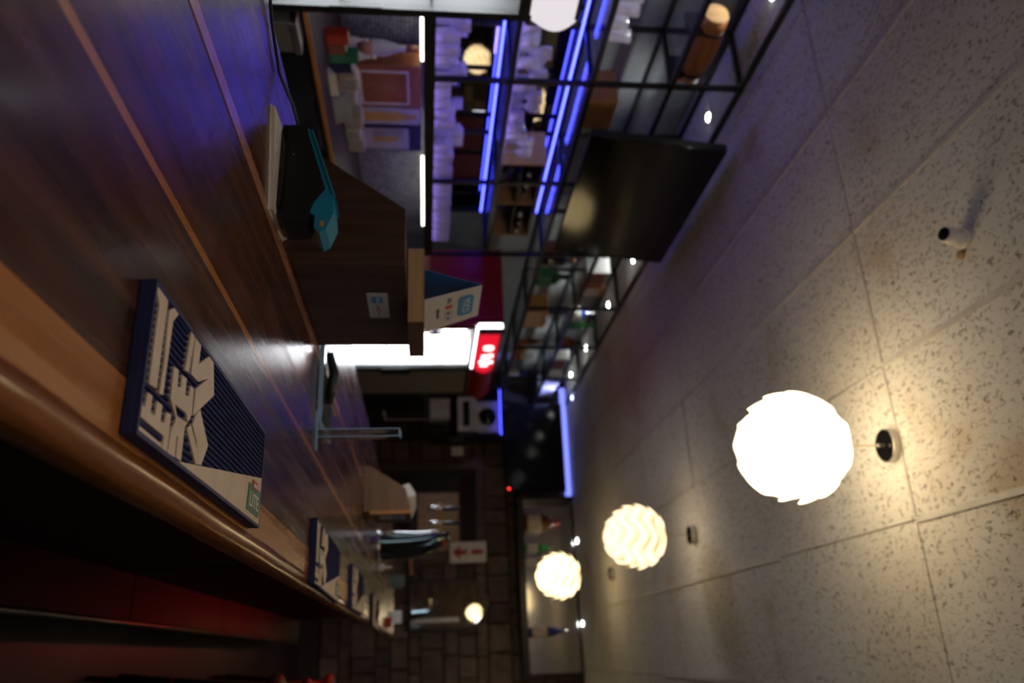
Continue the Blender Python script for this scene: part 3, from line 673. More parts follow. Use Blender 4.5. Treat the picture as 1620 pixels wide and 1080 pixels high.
def carton(name, x0, x1, y0, y1, z, h, m, lab, cat='box', panel=None, panel2=None, lid=None):
    t = thing(name, ((x0 + x1) / 2, (y0 + y1) / 2, z), lab, cat)
    part('carton_body', m, t, (x0, x1, y0, y1, z, z + h), bev=.003)
    if panel: part('printed_panel', panel, t, (x1, x1 + .0012, y0 + .02 * (y1 - y0) + .008, y1 - .02 * (y1 - y0) - .008, z + h * .10, z + h * .80))
    if panel2: part('printed_motif', panel2, t, (x1 + .0012, x1 + .002, y0 + .25 * (y1 - y0), y1 - .25 * (y1 - y0), z + h * .2, z + h * .68))
    if lid: part('lid', lid, t, (x0 - .002, x1 + .002, y0 - .002, y1 + .002, z + h, z + h + .02))
    return t
L1, L2 = 2.2995, 2.7395
for a in [(-3.0, 5.62, L1, 'round', 'amber_glass', 'label_brown', 'gold', 'squat amber bottle on the upper shelf next to the big television', 1.1),
          (-3.02, 5.86, L1, 'spirit', 'dark_glass', None, 'box_orange', 'dark bottle with orange cap on the upper shelf', 1.15),
          (-3.0, 6.13, L1, 'round', 'green_glass', 'crisp_green', 'black_plastic', 'wide green bottle with green label on the upper shelf', 1.3),
          (-3.05, 7.28, L1, 'spirit', 'amber_glass', 'label_brown', 'gold', 'amber spirit bottle right of the yellow carton', 1.0),
          (-3.0, 7.66, L1, 'wine', 'amber_glass', 'box_orange', 'gold', 'amber bottle with orange label above the cooler header', .95),
          (-3.0, 7.88, L1, 'spirit', 'label_white', 'label_brown', 'camera_white', 'white bottle with brown label above the cooler', .9),
          (-3.0, 8.10, L1, 'spirit', 'label_white', 'box_orange', 'camera_white', 'white bottle with orange label at the shelf end', .9),
          (-3.0, 8.62, L1, 'wine', 'blue_glass', 'label_white', 'black_plastic', 'blue bottle with white label on the last shelf bay', .95),
          (-3.02, 5.70, L2, 'spirit', 'amber_glass', 'gold', 'box_orange', 'amber bottle with gold label on the top shelf beside the television', 1.05),
          (-3.0, 7.22, L2, 'wine', 'bright_green', 'crisp_green', 'bright_green', 'bright green bottle on the top shelf', 1.05),
          (-3.03, 6.98, L2, 'round', 'blue_glass', 'label_white', 'steel', 'blue rounded bottle on the top shelf by the green bottle', 1.1),
          (-3.0, 7.70, L2, 'round', 'amber_glass', 'box_orange', 'black_plastic', 'round amber bottle with orange label on the top shelf', 1.15)]:
    bottle(*a[:8], s=a[8], group='bottles on the upper shelves')
carton('gift_box', -3.10, -2.92, 6.70, 7.08, L1, .22, 'box_yellow', 'yellow gift carton with orange foot on the upper shelf', panel='cream')
carton('gift_box', -3.10, -2.95, 5.95, 6.18, L2, .20, 'box_pale', 'pale carton on the top shelf right of the television', panel='label_brown')
carton('gift_box', -3.12, -2.94, 6.22, 6.40, L2, .22, 'orange_wood', 'orange wooden bottle case on the top shelf', panel='label_white')
carton('gift_box', -3.10, -2.93, 8.02, 8.34, L2, .20, 'box_pale', 'pale carton with dark brown panel on the top shelf', panel='label_brown')
carton('gift_box', -3.10, -2.93, 8.58, 8.92, L2, .22, 'label_white', 'white carton on the top shelf, last but one', panel='box_pale')
carton('gift_box', -3.10, -2.93, 9.02, 9.34, L2, .20, 'label_white', 'white carton on the top shelf against the far wall', panel='box_pale')
carton('gift_box', -3.18, -2.95, 3.72, 3.98, L1, .20, 'orange_wood', 'tan carton behind the left edge of the big television')
# wine rack and dark bottles on the second shelf
rk = thing('bottle_rack', (-3.0, 4.85, 1.8625), 'dark bottle rack with pale upright dividers on the second shelf', 'rack')
for y in (4.30, 4.78, 5.22): part('divider', 'plank_light', rk, (-3.15, -2.90, y, y + .012, 1.8625, 2.16))
for z in (1.866, 2.0, 2.13): part('rack_board', 'black_plastic', rk, (-3.15, -2.90, 4.312, 5.22, z, z + .012))
for i, y in enumerate((4.40, 4.52, 4.64, 4.90, 5.02, 5.13)):
    t = thing('rack_bottle', (-3.02, y, 2.05), 'dark bottle lying in the bottle rack', 'bottle', 'bottles lying in the bottle rack')
    bm = bm_new(); lathe(bm, [(.034, -3.15), (.036, -3.14), (.036, -2.98), (.014, -2.93), (.013, -2.875)], 14, (0, y, 2.049), 'X'); obj('glass_body', bm, 'dark_glass', t, True)
    bm = bm_new(); lathe(bm, [(.0145, -2.90), (.0145, -2.872)], 12, (0, y, 2.049), 'X'); obj('cap', bm, ('steel', 'label_white')[i % 2], t, True)
# barrel
t = thing('wooden_barrel', (-3.03, 3.35, L2), 'small brown wooden barrel lying on a stand on the top shelf', 'barrel')
ZBR = L2 + .14
bm = bm_new(); pr = [(.068 + .018 * math.sin(PI * k / 10), 3.10 + .46 * k / 10) for k in range(11)]; lathe(bm, pr, 24, (-3.03, 0, ZBR), 'Y'); obj('staves', bm, 'barrel_wood', t, True)
for y in (3.17, 3.49):
    bm = bm_new(); r = .069 + .018 * math.sin(PI * (y - 3.09) / .46); lathe(bm, [(r, y), (r + .003, y + .002), (r + .003, y + .018), (r, y + .02)], 24, (-3.03, 0, ZBR), 'Y'); obj('hoop', bm, 'black_steel', t, True)
bm = bm_new(); lathe(bm, [(.063, 3.09), (.066, 3.10)], 24, (-3.03, 0, ZBR), 'Y'); obj('barrel_head', bm, 'barrel_end', t)
bm = bm_new(); tube(bm, [(-3.03, 3.56, ZBR - .03), (-3.03, 3.61, ZBR - .03), (-3.03, 3.61, ZBR - .07)], .010); obj('spigot', bm, 'crisp_red', t)
for y in (3.17, 3.50): part('cradle', 'black_plastic', t, (-3.10, -2.96, y - .012, y + .012, L2 + .0005, ZBR - .06))

# things on the back counter
ZB = .917
t = thing('gift_box', (-3.1, 3.76, ZB), 'brown bottle gift carton with white framed orange panel on the back counter', 'box')
part('carton_body', 'box_orange', t, (-3.20, -3.05, 3.60, 3.96, ZB, 1.36), bev=.003); part('white_frame', 'label_white', t, (-3.05, -3.0488, 3.645, 3.935, 1.00, 1.29)); part('printed_panel', 'box_orange', t, (-3.0488, -3.0475, 3.66, 3.92, 1.025, 1.28))
part('printed_motif', 'label_brown', t, (-3.0475, -3.0468, 3.74, 3.82, 1.08, 1.22))
t = thing('gift_box', (-3.1, 4.05, ZB), 'narrow white bottle carton printed with a golden bottle', 'box')
part('carton_body', 'box_pale', t, (-3.19, -3.05, 3.975, 4.13, ZB, 1.355), bev=.003)
obj('printed_bottle', plane_poly([(4.01, .985), (4.095, .985), (4.095, 1.23), (4.075, 1.27), (4.068, 1.33), (4.037, 1.33), (4.03, 1.27), (4.01, 1.23)], (-3.05, 0, 0), (0, 1, 0), (0, 0, 1), .0015, .0015), 'box_yellow', t)
t = thing('gift_box', (-3.1, 4.27, ZB), 'dark blue gift carton with a pale picture panel on the back counter', 'box')
part('carton_body', 'box_navy', t, (-3.19, -3.05, 4.145, 4.40, ZB, 1.36), bev=.003); part('printed_panel', 'box_pale', t, (-3.05, -3.0488, 4.17, 4.385, 1.0, 1.28)); part('printed_motif', 'box_yellow', t, (-3.0488, -3.0478, 4.25, 4.30, 1.06, 1.21)); part('printed_motif', 'box_grey', t, (-3.0488, -3.048, 4.18, 4.25, 1.06, 1.25))
t = thing('gift_bottle', (-3.1, 3.52, ZB), 'pale slim bottle standing left of the brown gift carton', 'bottle')
bm = bm_new(); lathe(bm, [(.042, ZB), (.045, ZB + .01), (.045, ZB + .25), (.018, ZB + .33), (.016, ZB + .42)], 18, (-3.1, 3.52, 0)); obj('glass_body', bm, 'box_pale', t, True)
bm = bm_new(); lathe(bm, [(.0455, ZB + .10), (.0455, ZB + .18)], 18, (-3.1, 3.52, 0)); obj('paper_label', bm, 'label_brown', t, True); bm = bm_new(); lathe(bm, [(.018, ZB + .36), (.018, ZB + .425)], 12, (-3.1, 3.52, 0)); obj('cap', bm, 'label_brown', t, True)
for i in range(7):
    y = 3.42 + i * .115
    carton('small_carton', -2.98, -2.90, y, y + .10, ZB, random.uniform(.085, .12), ('box_pale', 'cream', 'label_white')[i % 3], ['first', 'second', 'third', 'fourth', 'fifth', 'sixth', 'last'][i] + ' small pale carton from the left in the row before the gift boxes', panel='box_pale')
t = thing('card_sign', (-2.66, 3.46, ZB), 'dark grey folded table card on the back counter', 'card')
bm = bm_new(); prism(bm, [(-2.70, ZB), (-2.62, ZB), (-2.655, ZB + .08), (-2.665, ZB + .08)], XZ, 3.36, 3.56); obj('folded_card', bm, 'box_grey', t)
bm = bm_new(); prism(bm, [(-2.66, ZB), (-2.61, ZB), (-2.615, ZB + .04)], XZ, 3.16, 3.32); tag(obj('paper_triangle', bm, 'paper', None), 'small white folded paper by the dark table card', 'paper')
for i, (m, y, h) in enumerate((('crisp_red', 3.06, .10), ('box_orange', 3.13, .08), ('crisp_green', 3.19, .14), ('box_navy', 3.26, .10))):
    t = thing('snack_packet', (-2.75, y, ZB), ['red', 'orange', 'green', 'navy'][i] + ' snack packet standing on the back counter next to the cooler', 'packet')
    bm = bm_new(); prism(bm, [(y - .032, ZB), (y + .032, ZB), (y + .030, ZB + h), (y - .030, ZB + h)], YZ, -2.78, -2.73); obj('packet_body', bm, m, t); part('sealed_edge', 'label_white', t, (-2.758, -2.752, y - .030, y + .030, ZB + h, ZB + h + .010))
for i, y in enumerate((3.22, 3.34)):
    bottle(-2.88, y, ZB, 'slim', 'label_white', 'box_pale', 'camera_white', ['clear small bottle', 'taller clear bottle'][i] + ' in front of the splashback near the snack packets', .55 + .1 * i)

# ------------------------------------------------------------------ things on the bar
# wooden till box
t = thing('wooden_till_box', (-.92, 1.8, ZC), 'dark wooden slant-sided till box with payment sticker on the bar', 'box')
ep = [(-1.07, ZC), (-1.07, ZC + .03), (-.925, ZC + .237), (-.80, ZC + .237), (-.80, ZC)]
for y in (1.555, 2.015):
    bm = bm_new(); prism(bm, ep, XZ, y, y + .015); obj('end_panel', bm, 'box_wood', t)
part('front_panel', 'box_wood', t, (-.80, -.785, 1.552, 2.032, ZC, ZC + .239), bev=.0015)
part('bottom_board', 'box_wood', t, (-1.06, -.80, 1.57, 2.015, ZC, ZC + .012)); part('top_board', 'box_wood', t, (-.925, -.80, 1.57, 2.015, ZC + .225, ZC + .237))
n_ = (0, 1, 0); 
SO = (-.785, 1.768, ZC + .170)
st = obj('sticker', plane_poly(rbox2(-.072, .072, -.024, .024, .004), SO, (0, 1, 0), (0, 0, 1), .0008, .0008), 'sticker', t)
obj('sticker_badge', plane_poly(rbox2(-.052, -.016, -.014, .012, .008), SO, (0, 1, 0), (0, 0, 1), .0014, .0008), 'brand_blue', st)
obj('sticker_lettering', text_bm('YOCO', .0098, (-.7834, 1.734, ZC + .169), (0, 1, 0), (0, 0, 1)), 'card_white', st)
for i, (m, y) in enumerate((('ink_grey', .006), ('ink_orange', .022), ('ink_line', .038), ('ink_line', .052))):
    obj('sticker_mark', plane_poly(rbox2(y - .006, y + .006, -.004 - .002 * (i == 1), .002 + .002 * (i == 1), .001), SO, (0, 1, 0), (0, 0, 1), .0014, .0008), m, st)
# plank lying across the box
t = thing('wooden_plank', (-.82, 1.84, ZC + .239), 'short thick wooden plank lying on top of the till box', 'plank')
part('plank_body', 'plank_dark', t, (-.915, -.722, 1.722, 1.952, ZC + .2395, ZC + .279), bev=.002)
part('sawn_end', 'plank_light', t, (-.913, -.724, 1.7205, 1.722, ZC + .241, ZC + .2775))
# tent card
t = thing('tent_card', (-.81, 1.80, ZC + .28), 'white folded tent card with blue payment logo on the plank', 'sign')
zb = ZC + .2795; A0 = Vector((-.785, 1.735, zb)); up_v = Vector((-.040, 0, .138)); hgt = up_v.length; LEN = .205
f_n = Vector((0, 1, 0)).cross(up_v.normalized())
bm = bm_new(); prism(bm, [(0, 0), (LEN, -.0), (LEN - .02, hgt), (0, hgt)], lambda a, b, h: tuple(A0 + Vector((0, a, 0)) + up_v.normalized() * b + f_n * h), -.0012, 0); obj('front_leaf', bm, 'card_white', t)
B0 = Vector((-.865, 1.735, zb)); upb = Vector((.040, 0, .138))
bm = bm_new(); nb_ = Vector((0, 1, 0)).cross(upb.normalized())
prism(bm, [(0, 0), (LEN, 0), (LEN - .02, hgt), (0, hgt)], lambda a, b, h: tuple(B0 + Vector((0, a, 0)) + upb.normalized() * b + nb_ * h), -.0012, 0); obj('back_leaf', bm, 'card_blue', t)
def onleaf(a, b): return tuple(A0 + Vector((0, a, 0)) + up_v.normalized() * b)
uN = tuple(up_v.normalized())
obj('logo_badge', plane_poly(rbox2(-.060, .060, -.020, .020, .016), onleaf(.094, .106), (0, 1, 0), uN, .0008, .0006), 'brand_blue', t)
obj('logo_lettering', text_bm('YOCO', .028, tuple(Vector(onleaf(.094, .106)) + f_n * .0012), (0, 1, 0), uN), 'card_white', t)
obj('payment_mark', text_bm('VISA', .015, tuple(Vector(onleaf(.040, .062)) + f_n * .0004), (0, 1, 0), uN), 'ink_grey', t)
obj('payment_mark', plane_poly(rbox2(-.010, .010, -.009, .009, .004), onleaf(.078, .062), (0, 1, 0), uN, .0008, .0006), 'ink_orange', t)
for a in (.116, .150):
    for q in ((-.011, .011, -.010, -.009), (-.011, .011, .009, .010), (-.011, -.010, -.009, .009), (.010, .011, -.009, .009)):
        obj('payment_mark', plane_poly([(q[0], q[2]), (q[1], q[2]), (q[1], q[3]), (q[0], q[3])], onleaf(a, .062), (0, 1, 0), uN, .0006, .0005), 'ink_line', t)
    obj('payment_mark', plane_poly(rbox2(-.005, .005, -.004, .004, .002), onleaf(a, .062), (0, 1, 0), uN, .0006, .0005), 'ink_grey', t)
for a, b in ((-.030, -.004), (-.001, .028)):
    obj('small_print', plane_poly(rbox2(a, b, -.0035, .0035, .001), onleaf(.104, .034), (0, 1, 0), uN, .0006, .0005), 'ink_grey', t)
# paper pad, card terminal stand, teal reader
t = thing('paper_pad', (-.865, 1.325, ZC), 'cream pad of paper lying under the black card terminal', 'pad')
bm = bm_new(); prism(bm, [(-.948, 1.238), (-.762, 1.290), (-.778, 1.435), (-.965, 1.378)], XY, ZC + .0005, ZC + .008); obj('sheets', bm, 'cream', t)
bm = bm_new(); prism(bm, [(-.951, 1.235), (-.759, 1.287), (-.775, 1.438), (-.968, 1.381)], XY, ZC, ZC + .0005); obj('backing_board', bm, 'paper', t)
for i, (a, b) in enumerate(((-.070, .012), (-.052, .006), (-.040, .016), (-.018, .020), (.008, .010))):
    obj('pen_stroke', plane_poly([(a, -.002), (a + b, -.004), (a + b, -.001), (a, .001)], (-.870, 1.285 + .004 * (i % 2), ZC + .008), (.96, .27, 0), (-.27, .96, 0), .0003, .0003), 'ink_line', t)
t = thing('card_terminal', (-.86, 1.34, ZC + .0085), 'black card terminal dock on the cream pad', 'terminal')
zk = ZC + .0085
bm = bm_new(); prism(bm, [(-.965, zk), (-.765, zk), (-.755, zk + .012), (-.757, zk + .055), (-.80, zk + .066), (-.826, zk + .084), (-.955, zk + .045), (-.967, zk + .034)], XZ, 1.318, 1.392); obj('dock_body', bm, 'black_plastic', t)
part('dock_foot', 'black_gloss', t, (-.95, -.78, 1.31, 1.318, zk, zk + .010)); 
bm = bm_new(); lathe(bm, [(.0025, -1.0), (.0025, 0)], 8, (0, 0, 0)); bm.free()
part('status_light', 'gold', t, (-.90, -.897, 1.3165, 1.318, zk + .022, zk + .025))
t = thing('teal_card_reader', (-.86, 1.36, ZC + .06), 'teal card reader leaning on the black terminal dock', 'card reader')
tp = [(-.962, zk + .047), (-.955, zk + .057), (-.815, zk + .100), (-.777, zk + .103), (-.742, zk + .090), (-.735, zk + .078), (-.745, zk + .068), (-.770, zk + .069), (-.777, zk + .056), (-.80, zk + .0675), (-.826, zk + .0855), (-.955, zk + .0465)]
bm = bm_new(); prism(bm, tp, XZ, 1.322, 1.40); obj('reader_body', bm, 'teal', t)
bm = bm_new(); prism(bm, [(-.955, zk + .057), (-.958, zk + .0535), (-.812, zk + .100), (-.812, zk + .1045)], XZ, 1.318, 1.404); obj('reader_rim', bm, 'teal', t)
part('reader_badge', 'orange_wood', t, (-.757, -.746, 1.3205, 1.322, zk + .078, zk + .086))
bm = bm_new(); tube(bm, [(-.955, 1.335, zk + .03), (-1.0, 1.31, ZC + .028), (-1.04, 1.26, ZC + .006), (-1.08, 1.18, ZC + .004), (-1.10, 1.12, ZC + .008), (-1.114, 1.10, ZC + .004), (-1.122, 1.08, ZC - .02), (-1.13, 1.05, ZC - .15), (-1.12, 1.0, ZC - .5)], .0032)
tag(obj('power_cable', bm, 'black_plastic', None, True), 'thin black cable hanging over the back edge of the bar from the terminal', 'cable')
# bill folder with pens
t = thing('bill_tray', (-.69, 2.16, ZC), 'dark green see-through bill tray lying beyond the till box', 'tray')
part('tray_plate', 'acrylic_green', t, (-.80, -.585, 2.045, 2.29, ZC + .001, ZC + .008)); part('tray_rim', 'acrylic_edge', t, (-.80, -.585, 2.043, 2.045, ZC + .001, ZC + .014), (-.585, -.582, 2.043, 2.29, ZC + .001, ZC + .012))
t = thing('leather_strap', (-.72, 2.14, ZC + .008), 'rolled black leather strap on the bill tray', 'strap')
bm = bm_new(); tube(bm, [(-.79, 2.10, ZC + .020), (-.74, 2.13, ZC + .030), (-.69, 2.12, ZC + .026), (-.655, 2.14, ZC + .019)], [.010, .014, .014, .010], 8); obj('strap_body', bm, 'black_plastic', t, True)
bm = bm_new(); tube(bm, [(-.655, 2.14, ZC + .024), (-.625, 2.155, ZC + .036)], .003, 6); obj('buckle_pin', bm, 'gold', t)
tag(part('receipt', 'paper', None, (-.82, -.74, 2.13, 2.24, ZC + .0085, ZC + .0095)), 'white receipt slip behind the leather strap', 'paper')
# acrylic sign holder
t = thing('acrylic_sign_holder', (-.55, 2.09, ZC), 'clear acrylic sign holder standing edge-on on the bar', 'sign holder')
dv = Vector((-.20, .98, 0)).normalized(); nv = Vector((dv.y, -dv.x, 0)); c0 = Vector((-.556, 2.035, ZC)); LH = .15
def hold(a, b, h): return tuple(c0 + dv * a + nv * b + Vector((0, 0, h)))
bm = bm_new(); prism(bm, [(0, 0), (LH, 0), (LH, .004), (0, .004)], hold, .006, .212); obj('upright_plate', bm, 'acrylic', t)
bm = bm_new(); prism(bm, [(0, .016), (LH, .016), (LH, .020), (0, .020)], hold, .006, .212); obj('upright_plate', bm, 'acrylic', t)
bm = bm_new()
prism(bm, [(0, 0), (LH, 0), (LH, .020), (0, .020)], hold, .212, .2155); prism(bm, [(-.0012, -.001), (0, -.001), (0, .0018), (-.0012, .0018)], hold, .006, .2155); prism(bm, [(-.0012, .0182), (0, .0182), (0, .021), (-.0012, .021)], hold, .006, .2155)
obj('polished_edge', bm, 'acrylic_edge', t)
bm = bm_new(); prism(bm, [(0, -.045), (LH * .7, -.045), (LH * .7, .055), (0, .055)], hold, .0005, .006); obj('foot_plate', bm, 'acrylic', t)
bm = bm_new(); prism(bm, [(-.0015, -.045), (0, -.045), (0, .055), (-.0015, .055)], hold, .0005, .0065); obj('polished_edge', bm, 'acrylic_edge', t)
# second wooden box with napkins
t = thing('wooden_napkin_box', (-.73, 3.86, ZC), 'brown wooden slant-sided napkin box near the beer tap', 'box')
ep2 = [(-.845, ZC), (-.84, ZC + .03), (-.735, ZC + .19), (-.645, ZC + .215), (-.63, ZC + .215), (-.63, ZC)]
for y in (3.745, 3.99):
    bm = bm_new(); prism(bm, ep2, XZ, y, y + .014); obj('end_panel', bm, 'box_wood_mid', t)
part('front_panel', 'box_wood', t, (-.63, -.617, 3.745, 4.004, ZC + .045, ZC + .215)); part('front_edge', 'orange_wood', t, (-.632, -.616, 3.741, 3.7445, ZC + .03, ZC + .217))
part('bottom_board', 'box_wood_mid', t, (-.84, -.63, 3.759, 3.99, ZC, ZC + .012)); part('sticker', 'sticker', t, (-.617, -.6165, 3.80, 3.90, ZC + .07, ZC + .185))
part('sticker_badge', 'card_blue', t, (-.6165, -.616, 3.82, 3.88, ZC + .13, ZC + .17))
t = thing('napkin_stack', (-.71, 3.87, ZC + .012), 'fanned white paper napkins sticking out of the napkin box', 'napkins')
for i in range(9):
    a = -0.55 + i * .12; bm = bm_new(); c = Vector((-.715 + i * .006, 0, ZC + .15))
    prism(bm, [(-.05, -.12), (.05, -.12), (.052, .085), (-.048, .085)], lambda p, q, h, a=a, c=c: (c.x + (p * math.cos(a) + q * math.sin(a)) * .62, h, c.z + (-p * math.sin(a) * .6 + q * math.cos(a))), 3.80 + i * .014, 3.808 + i * .014)
    obj('napkin', bm, 'paper', t)
# beer tap
t = thing('beer_tap_tower', (-.63, 5.02, ZC), 'tall curved chrome beer tap tower with black tap handles', 'beer tap')
bm = bm_new(); rings = []; NS = 14
for i in range(NS + 1):
    f = i / NS; z = ZC + .012 + .42 * f; cx_ = -.632 + .004 * f - .05 * f ** 2.2; rx = .082 * (1 - .30 * f) * (1 if f < .75 else max(.32, 1 - 2.1 * (f - .75))); ry = .062 * (1 - .25 * f) * (1 if f < .8 else max(.35, 1 - 2.4 * (f - .8)))
    rings.append([bm.verts.new((cx_ + rx * math.cos(2 * PI * k / 28), 5.02 + ry * math.sin(2 * PI * k / 28), z)) for k in range(28)])
for a, b in zip(rings, rings[1:]):
    for k in range(28): bm.faces.new((a[k], a[(k + 1) % 28], b[(k + 1) % 28], b[k]))
bm.faces.new(rings[-1]); obj('column', bm, 'dark_chrome', t, True)
bm = bm_new(); lathe(bm, [(.098, ZC), (.098, ZC + .006), (.088, ZC + .014)], 32, (-.632, 5.02, 0)); obj('base_ring', bm, 'chrome', t, True)
bm = bm_new(); tube(bm, [(-.705, 4.985, ZC + .02), (-.702, 4.968, ZC + .12), (-.695, 4.965, ZC + .22), (-.70, 4.97, ZC + .30), (-.715, 4.985, ZC + .35)], .010, 10); obj('trim_tube', bm, 'chrome', t, True)
bm = bm_new(); tube(bm, [(-.66, 5.0, ZC + .375), (-.88, 5.0, ZC + .375)], .012, 12); obj('tap_arm', bm, 'gold', t, True)
for x in (-.755, -.845):
    bm = bm_new(); tube(bm, [(x, 5.0, ZC + .375), (x, 4.96, ZC + .375), (x, 4.94, ZC + .35), (x, 4.94, ZC + .30)], [.015, .014, .011, .009], 10); fa = obj('faucet', bm, 'chrome', t, True)
    bm = bm_new(); tube(bm, [(x, 4.98, ZC + .385), (x, 4.98, ZC + .41), (x, 4.98, ZC + .43), (x, 4.98, ZC + .50)], [.009, .010, .013, .012], 10); obj('tap_handle', bm, 'black_plastic', t, True)
bm = bm_new(); tube(bm, [(-.62, 4.955, ZC + .39), (-.65, 4.95, ZC + .40)], .012, 10); obj('emblem', bm, 'crisp_red', t, True)
# odds and ends at the far end of the bar
bm = bm_new(); lathe(bm, [(.020, 0), (.024, .01), (.024, .035), (.008, .05), (.008, .085)], 14, (-.50, 4.94, ZC)); tag(obj('squeeze_bottle', bm, 'paper', None, True), 'small white squeeze bottle beside the beer tap base', 'bottle')
carton('menu_stand', -.36, -.26, 7.0, 7.02, ZC, .09, 'label_white', 'small white menu stand near the far bar end', 'menu', panel='box_pale')
carton('coaster_box', -.27, -.20, 6.05, 6.12, ZC, .045, 'sign_red', 'small red coaster box at the bar edge far end', 'box', panel='label_white')
carton('tissue_box', -.64, -.54, 7.0, 7.1, ZC, .10, 'teal_dark', 'dull green tissue box at the far bar end', 'box', panel='box_grey')

# ------------------------------------------------------------------ far wall fittings
# arched mirror
t = thing('arched_mirror', (-.525, 9.38, 1.20), 'arched wall mirror in a black frame on the far wall', 'mirror')
def arch(x0, x1, z0, z1, n=18):
    c = (x0 + x1) / 2; r = (x1 - x0) / 2; zs = z1 - r * 1.0
    return [(x0, z0), (x1, z0)] + [(c + r * math.cos(PI * k / n), zs + r * math.sin(PI * k / n)) for k in range(n + 1)]
bm = bm_new(); prism(bm, arch(-.80, -.25, 1.19, 2.09), XZ, 9.375, 9.41); obj('frame', bm, 'black_steel', t)
tl = Matrix.Rotation(math.radians(2.0), 3, 'Z')
bm = bm_new(); prism(bm, arch(-.765, -.285, 1.225, 2.055), XZ, 9.368, 9.374); obj('mirror_glass', bm, 'mirror', t)
# fire sign
t = thing('fire_sign', (-1.09, 9.38, 1.67), 'white fire extinguisher sign with red arrow pointing down', 'sign')
part('sign_board', 'label_white', t, (-1.205, -.975, 9.376, 9.388, 1.665, 2.08))
o_ = (-1.09, 9.376, 0)
obj('arrow', plane_poly([(0, 1.69), (.085, 1.79), (.03, 1.775), (.022, 1.86), (-.022, 1.86), (-.03, 1.775), (-.085, 1.79)], o_, (1, 0, 0), (0, 0, 1), .002, .002), 'sign_red', t)
obj('extinguisher_symbol', plane_poly([(-.028, 1.91), (.028, 1.91), (.028, 2.01), (.012, 2.05), (-.012, 2.05), (-.028, 2.01)], o_, (1, 0, 0), (0, 0, 1), .002, .002), 'sign_red', t)
# mirrored bottle shelf
t = thing('mirrored_wall_shelf', (-.69, 9.3, 2.45), 'long black wall shelf backed by a mirror under the ceiling', 'shelf')
part('shelf_board', 'black_steel', t, (-1.66, .27, 9.14, 9.41, 2.43, 2.499)); part('mirror_panel', 'mirror_soft', t, (-1.62, .23, 9.395, 9.405, 2.52, 3.10)); part('end_cheek', 'black_steel', t, (-1.66, -1.63, 9.14, 9.40, 2.50, 3.10)); part('end_cheek', 'black_steel', t, (.25, .27, 9.30, 9.40, 2.50, 3.10))
bottle(-1.38, 9.27, 2.50, 'round', 'amber_glass', 'cream', 'crisp_red', 'amber bottle with cream label and red cap on the mirrored shelf', 1.75)
bottle(-1.10, 9.27, 2.50, 'spirit', 'bright_green', 'label_white', 'steel', 'green bottle with white label on the mirrored shelf', 1.15)
bottle(-.20, 9.27, 2.50, 'wine', 'blue_glass', 'cream', 'steel', 'dark blue wine bottle with cream label on the mirrored shelf', 1.38)
carton('gift_box', -.98, -.88, 9.22, 9.32, 2.50, .13, 'label_white', 'small white carton beside the green bottle on the mirrored shelf')
# black corner cabinet and small shelves
t = thing('corner_cabinet', (-2.75, 8.45, 0), 'tall black cabinet in the far corner under the small shelves', 'cabinet')
part('body', 'black_plastic', t, (-3.28, -2.42, 7.50, 9.40, 0, 1.42), bev=.004); part('door', 'black_gloss', t, (-2.42, -2.405, 7.53, 8.45, .06, 1.38)); part('door', 'black_gloss', t, (-2.42, -2.405, 8.47, 9.37, .06, 1.38))
part('edge_light', 'sticker', t, (-2.405, -2.40, 8.45, 8.46, .95, 1.42), (-2.405, -2.40, 8.1, 8.45, .95, .962))
t = thing('small_wall_shelf', (-2.62, 9.3, 1.43), 'small black open shelf with white boxes below the far television', 'shelf')
for z in (1.425, 1.75, 2.27): part('shelf_board', 'black_steel', t, (-2.95, -2.36, 9.05, 9.40, z, z + .015))
for x in (-2.95, -2.375): part('side_post', 'black_steel', t, (x, x + .015, 9.05, 9.40, 1.44, 2.285))
tag(part('led_strip', 'led_blue', None, (-2.93, -2.38, 9.052, 9.057, 2.264, 2.2695)), 'blue light strip under the top board of the small corner shelf', 'light strip')
t = thing('white_appliance', (-2.70, 9.2, 1.7655), 'white appliance with dark door on the small shelf', 'appliance')
part('casing', 'label_white', t, (-2.86, -2.44, 9.10, 9.36, 1.7655, 1.99), bev=.004); part('dark_door', 'black_gloss', t, (-2.80, -2.50, 9.095, 9.10, 1.83, 1.91))
t = thing('white_speaker', (-2.62, 9.2, 1.9905), 'white speaker box with round black cone on the appliance', 'speaker')
part('casing', 'label_white', t, (-2.80, -2.42, 9.10, 9.36, 1.9905, 2.25), bev=.004)
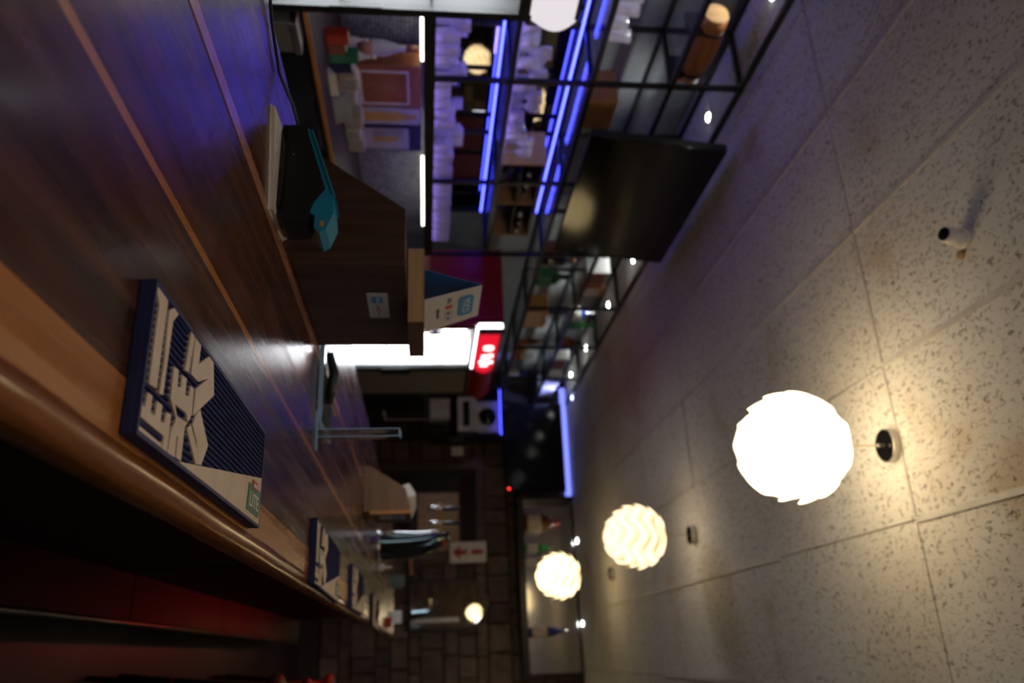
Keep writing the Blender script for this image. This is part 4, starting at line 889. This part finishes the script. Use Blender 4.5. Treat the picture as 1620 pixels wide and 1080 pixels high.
bm = bm_new(); lathe(bm, [(.10, 9.085), (.105, 9.09), (.105, 9.10)], 24, (-2.61, 0, 2.12), 'Y'); obj('cone_ring', bm, 'black_gloss', t, True); bm = bm_new(); lathe(bm, [(.04, 9.078), (.05, 9.085)], 18, (-2.61, 0, 2.12), 'Y'); obj('dust_cap', bm, 'gunmetal', t, True)
carton('storage_box', -2.85, -2.60, 9.12, 9.34, 1.441, .22, 'label_white', 'white storage box on the lowest small shelf', 'box', lid='box_pale')
tag(part('wall_notice', 'label_white', None, (-2.33, -2.22, 9.405, 9.412, 1.70, 1.84)), 'small pale notice on the stone wall beside the small shelf', 'notice')
# bracket lamp and wood post by the arched mirror
t = thing('wall_bracket', (-1.0, 9.35, 1.2), 'orange wooden bracket on the wall by the arched mirror', 'bracket')
part('arm', 'orange_wood', t, (-1.02, -.86, 9.28, 9.40, 1.21, 1.25)); part('holder', 'black_plastic', t, (-1.0, -.90, 9.25, 9.39, 1.251, 1.33), bev=.01)

# ------------------------------------------------------------------ bar stools beyond
def stool(x, y, lab):
    t = thing('bar_stool', (x, y, 0), lab, 'stool', 'bar stools in the dark at the bar')
    bm = bm_new(); lathe(bm, [(.15, .70), (.175, .715), (.175, .745), (.15, .765)], 24, (x, y, 0)); obj('seat', bm, 'red_leather', t, True)
    bm = bm_new(); prism(bm, [(-.17, .80), (.17, .80), (.16, 1.0), (-.16, 1.0)], lambda a, b, h: (x + h, y + a, b), .155, .18); obj('backrest', bm, 'red_leather', t)
    for s in (-1, 1):
        bm = bm_new(); tube(bm, [(x + .14, y + .12 * s, .73), (x + .165, y + .13 * s, .98)], .010); obj('back_post', bm, 'gunmetal', t, True)
        for u in (-1, 1):
            bm = bm_new(); tube(bm, [(x + .11 * u, y + .11 * s, .71), (x + .19 * u, y + .19 * s, 0.0)], .012); obj('leg', bm, 'gunmetal', t, True)
    bm = bm_new(); tube(bm, [(x + .165 * math.cos(k * PI / 8), y + .165 * math.sin(k * PI / 8), .28) for k in range(17)], .008, 6); obj('foot_ring', bm, 'gunmetal', t, True)
stool(.22, 3.9, 'dark red bar stool nearest the camera at the bar'); stool(.26, 4.9, 'dark red bar stool, middle of the three at the bar'); stool(.26, 6.0, 'dark red bar stool farthest along the bar')
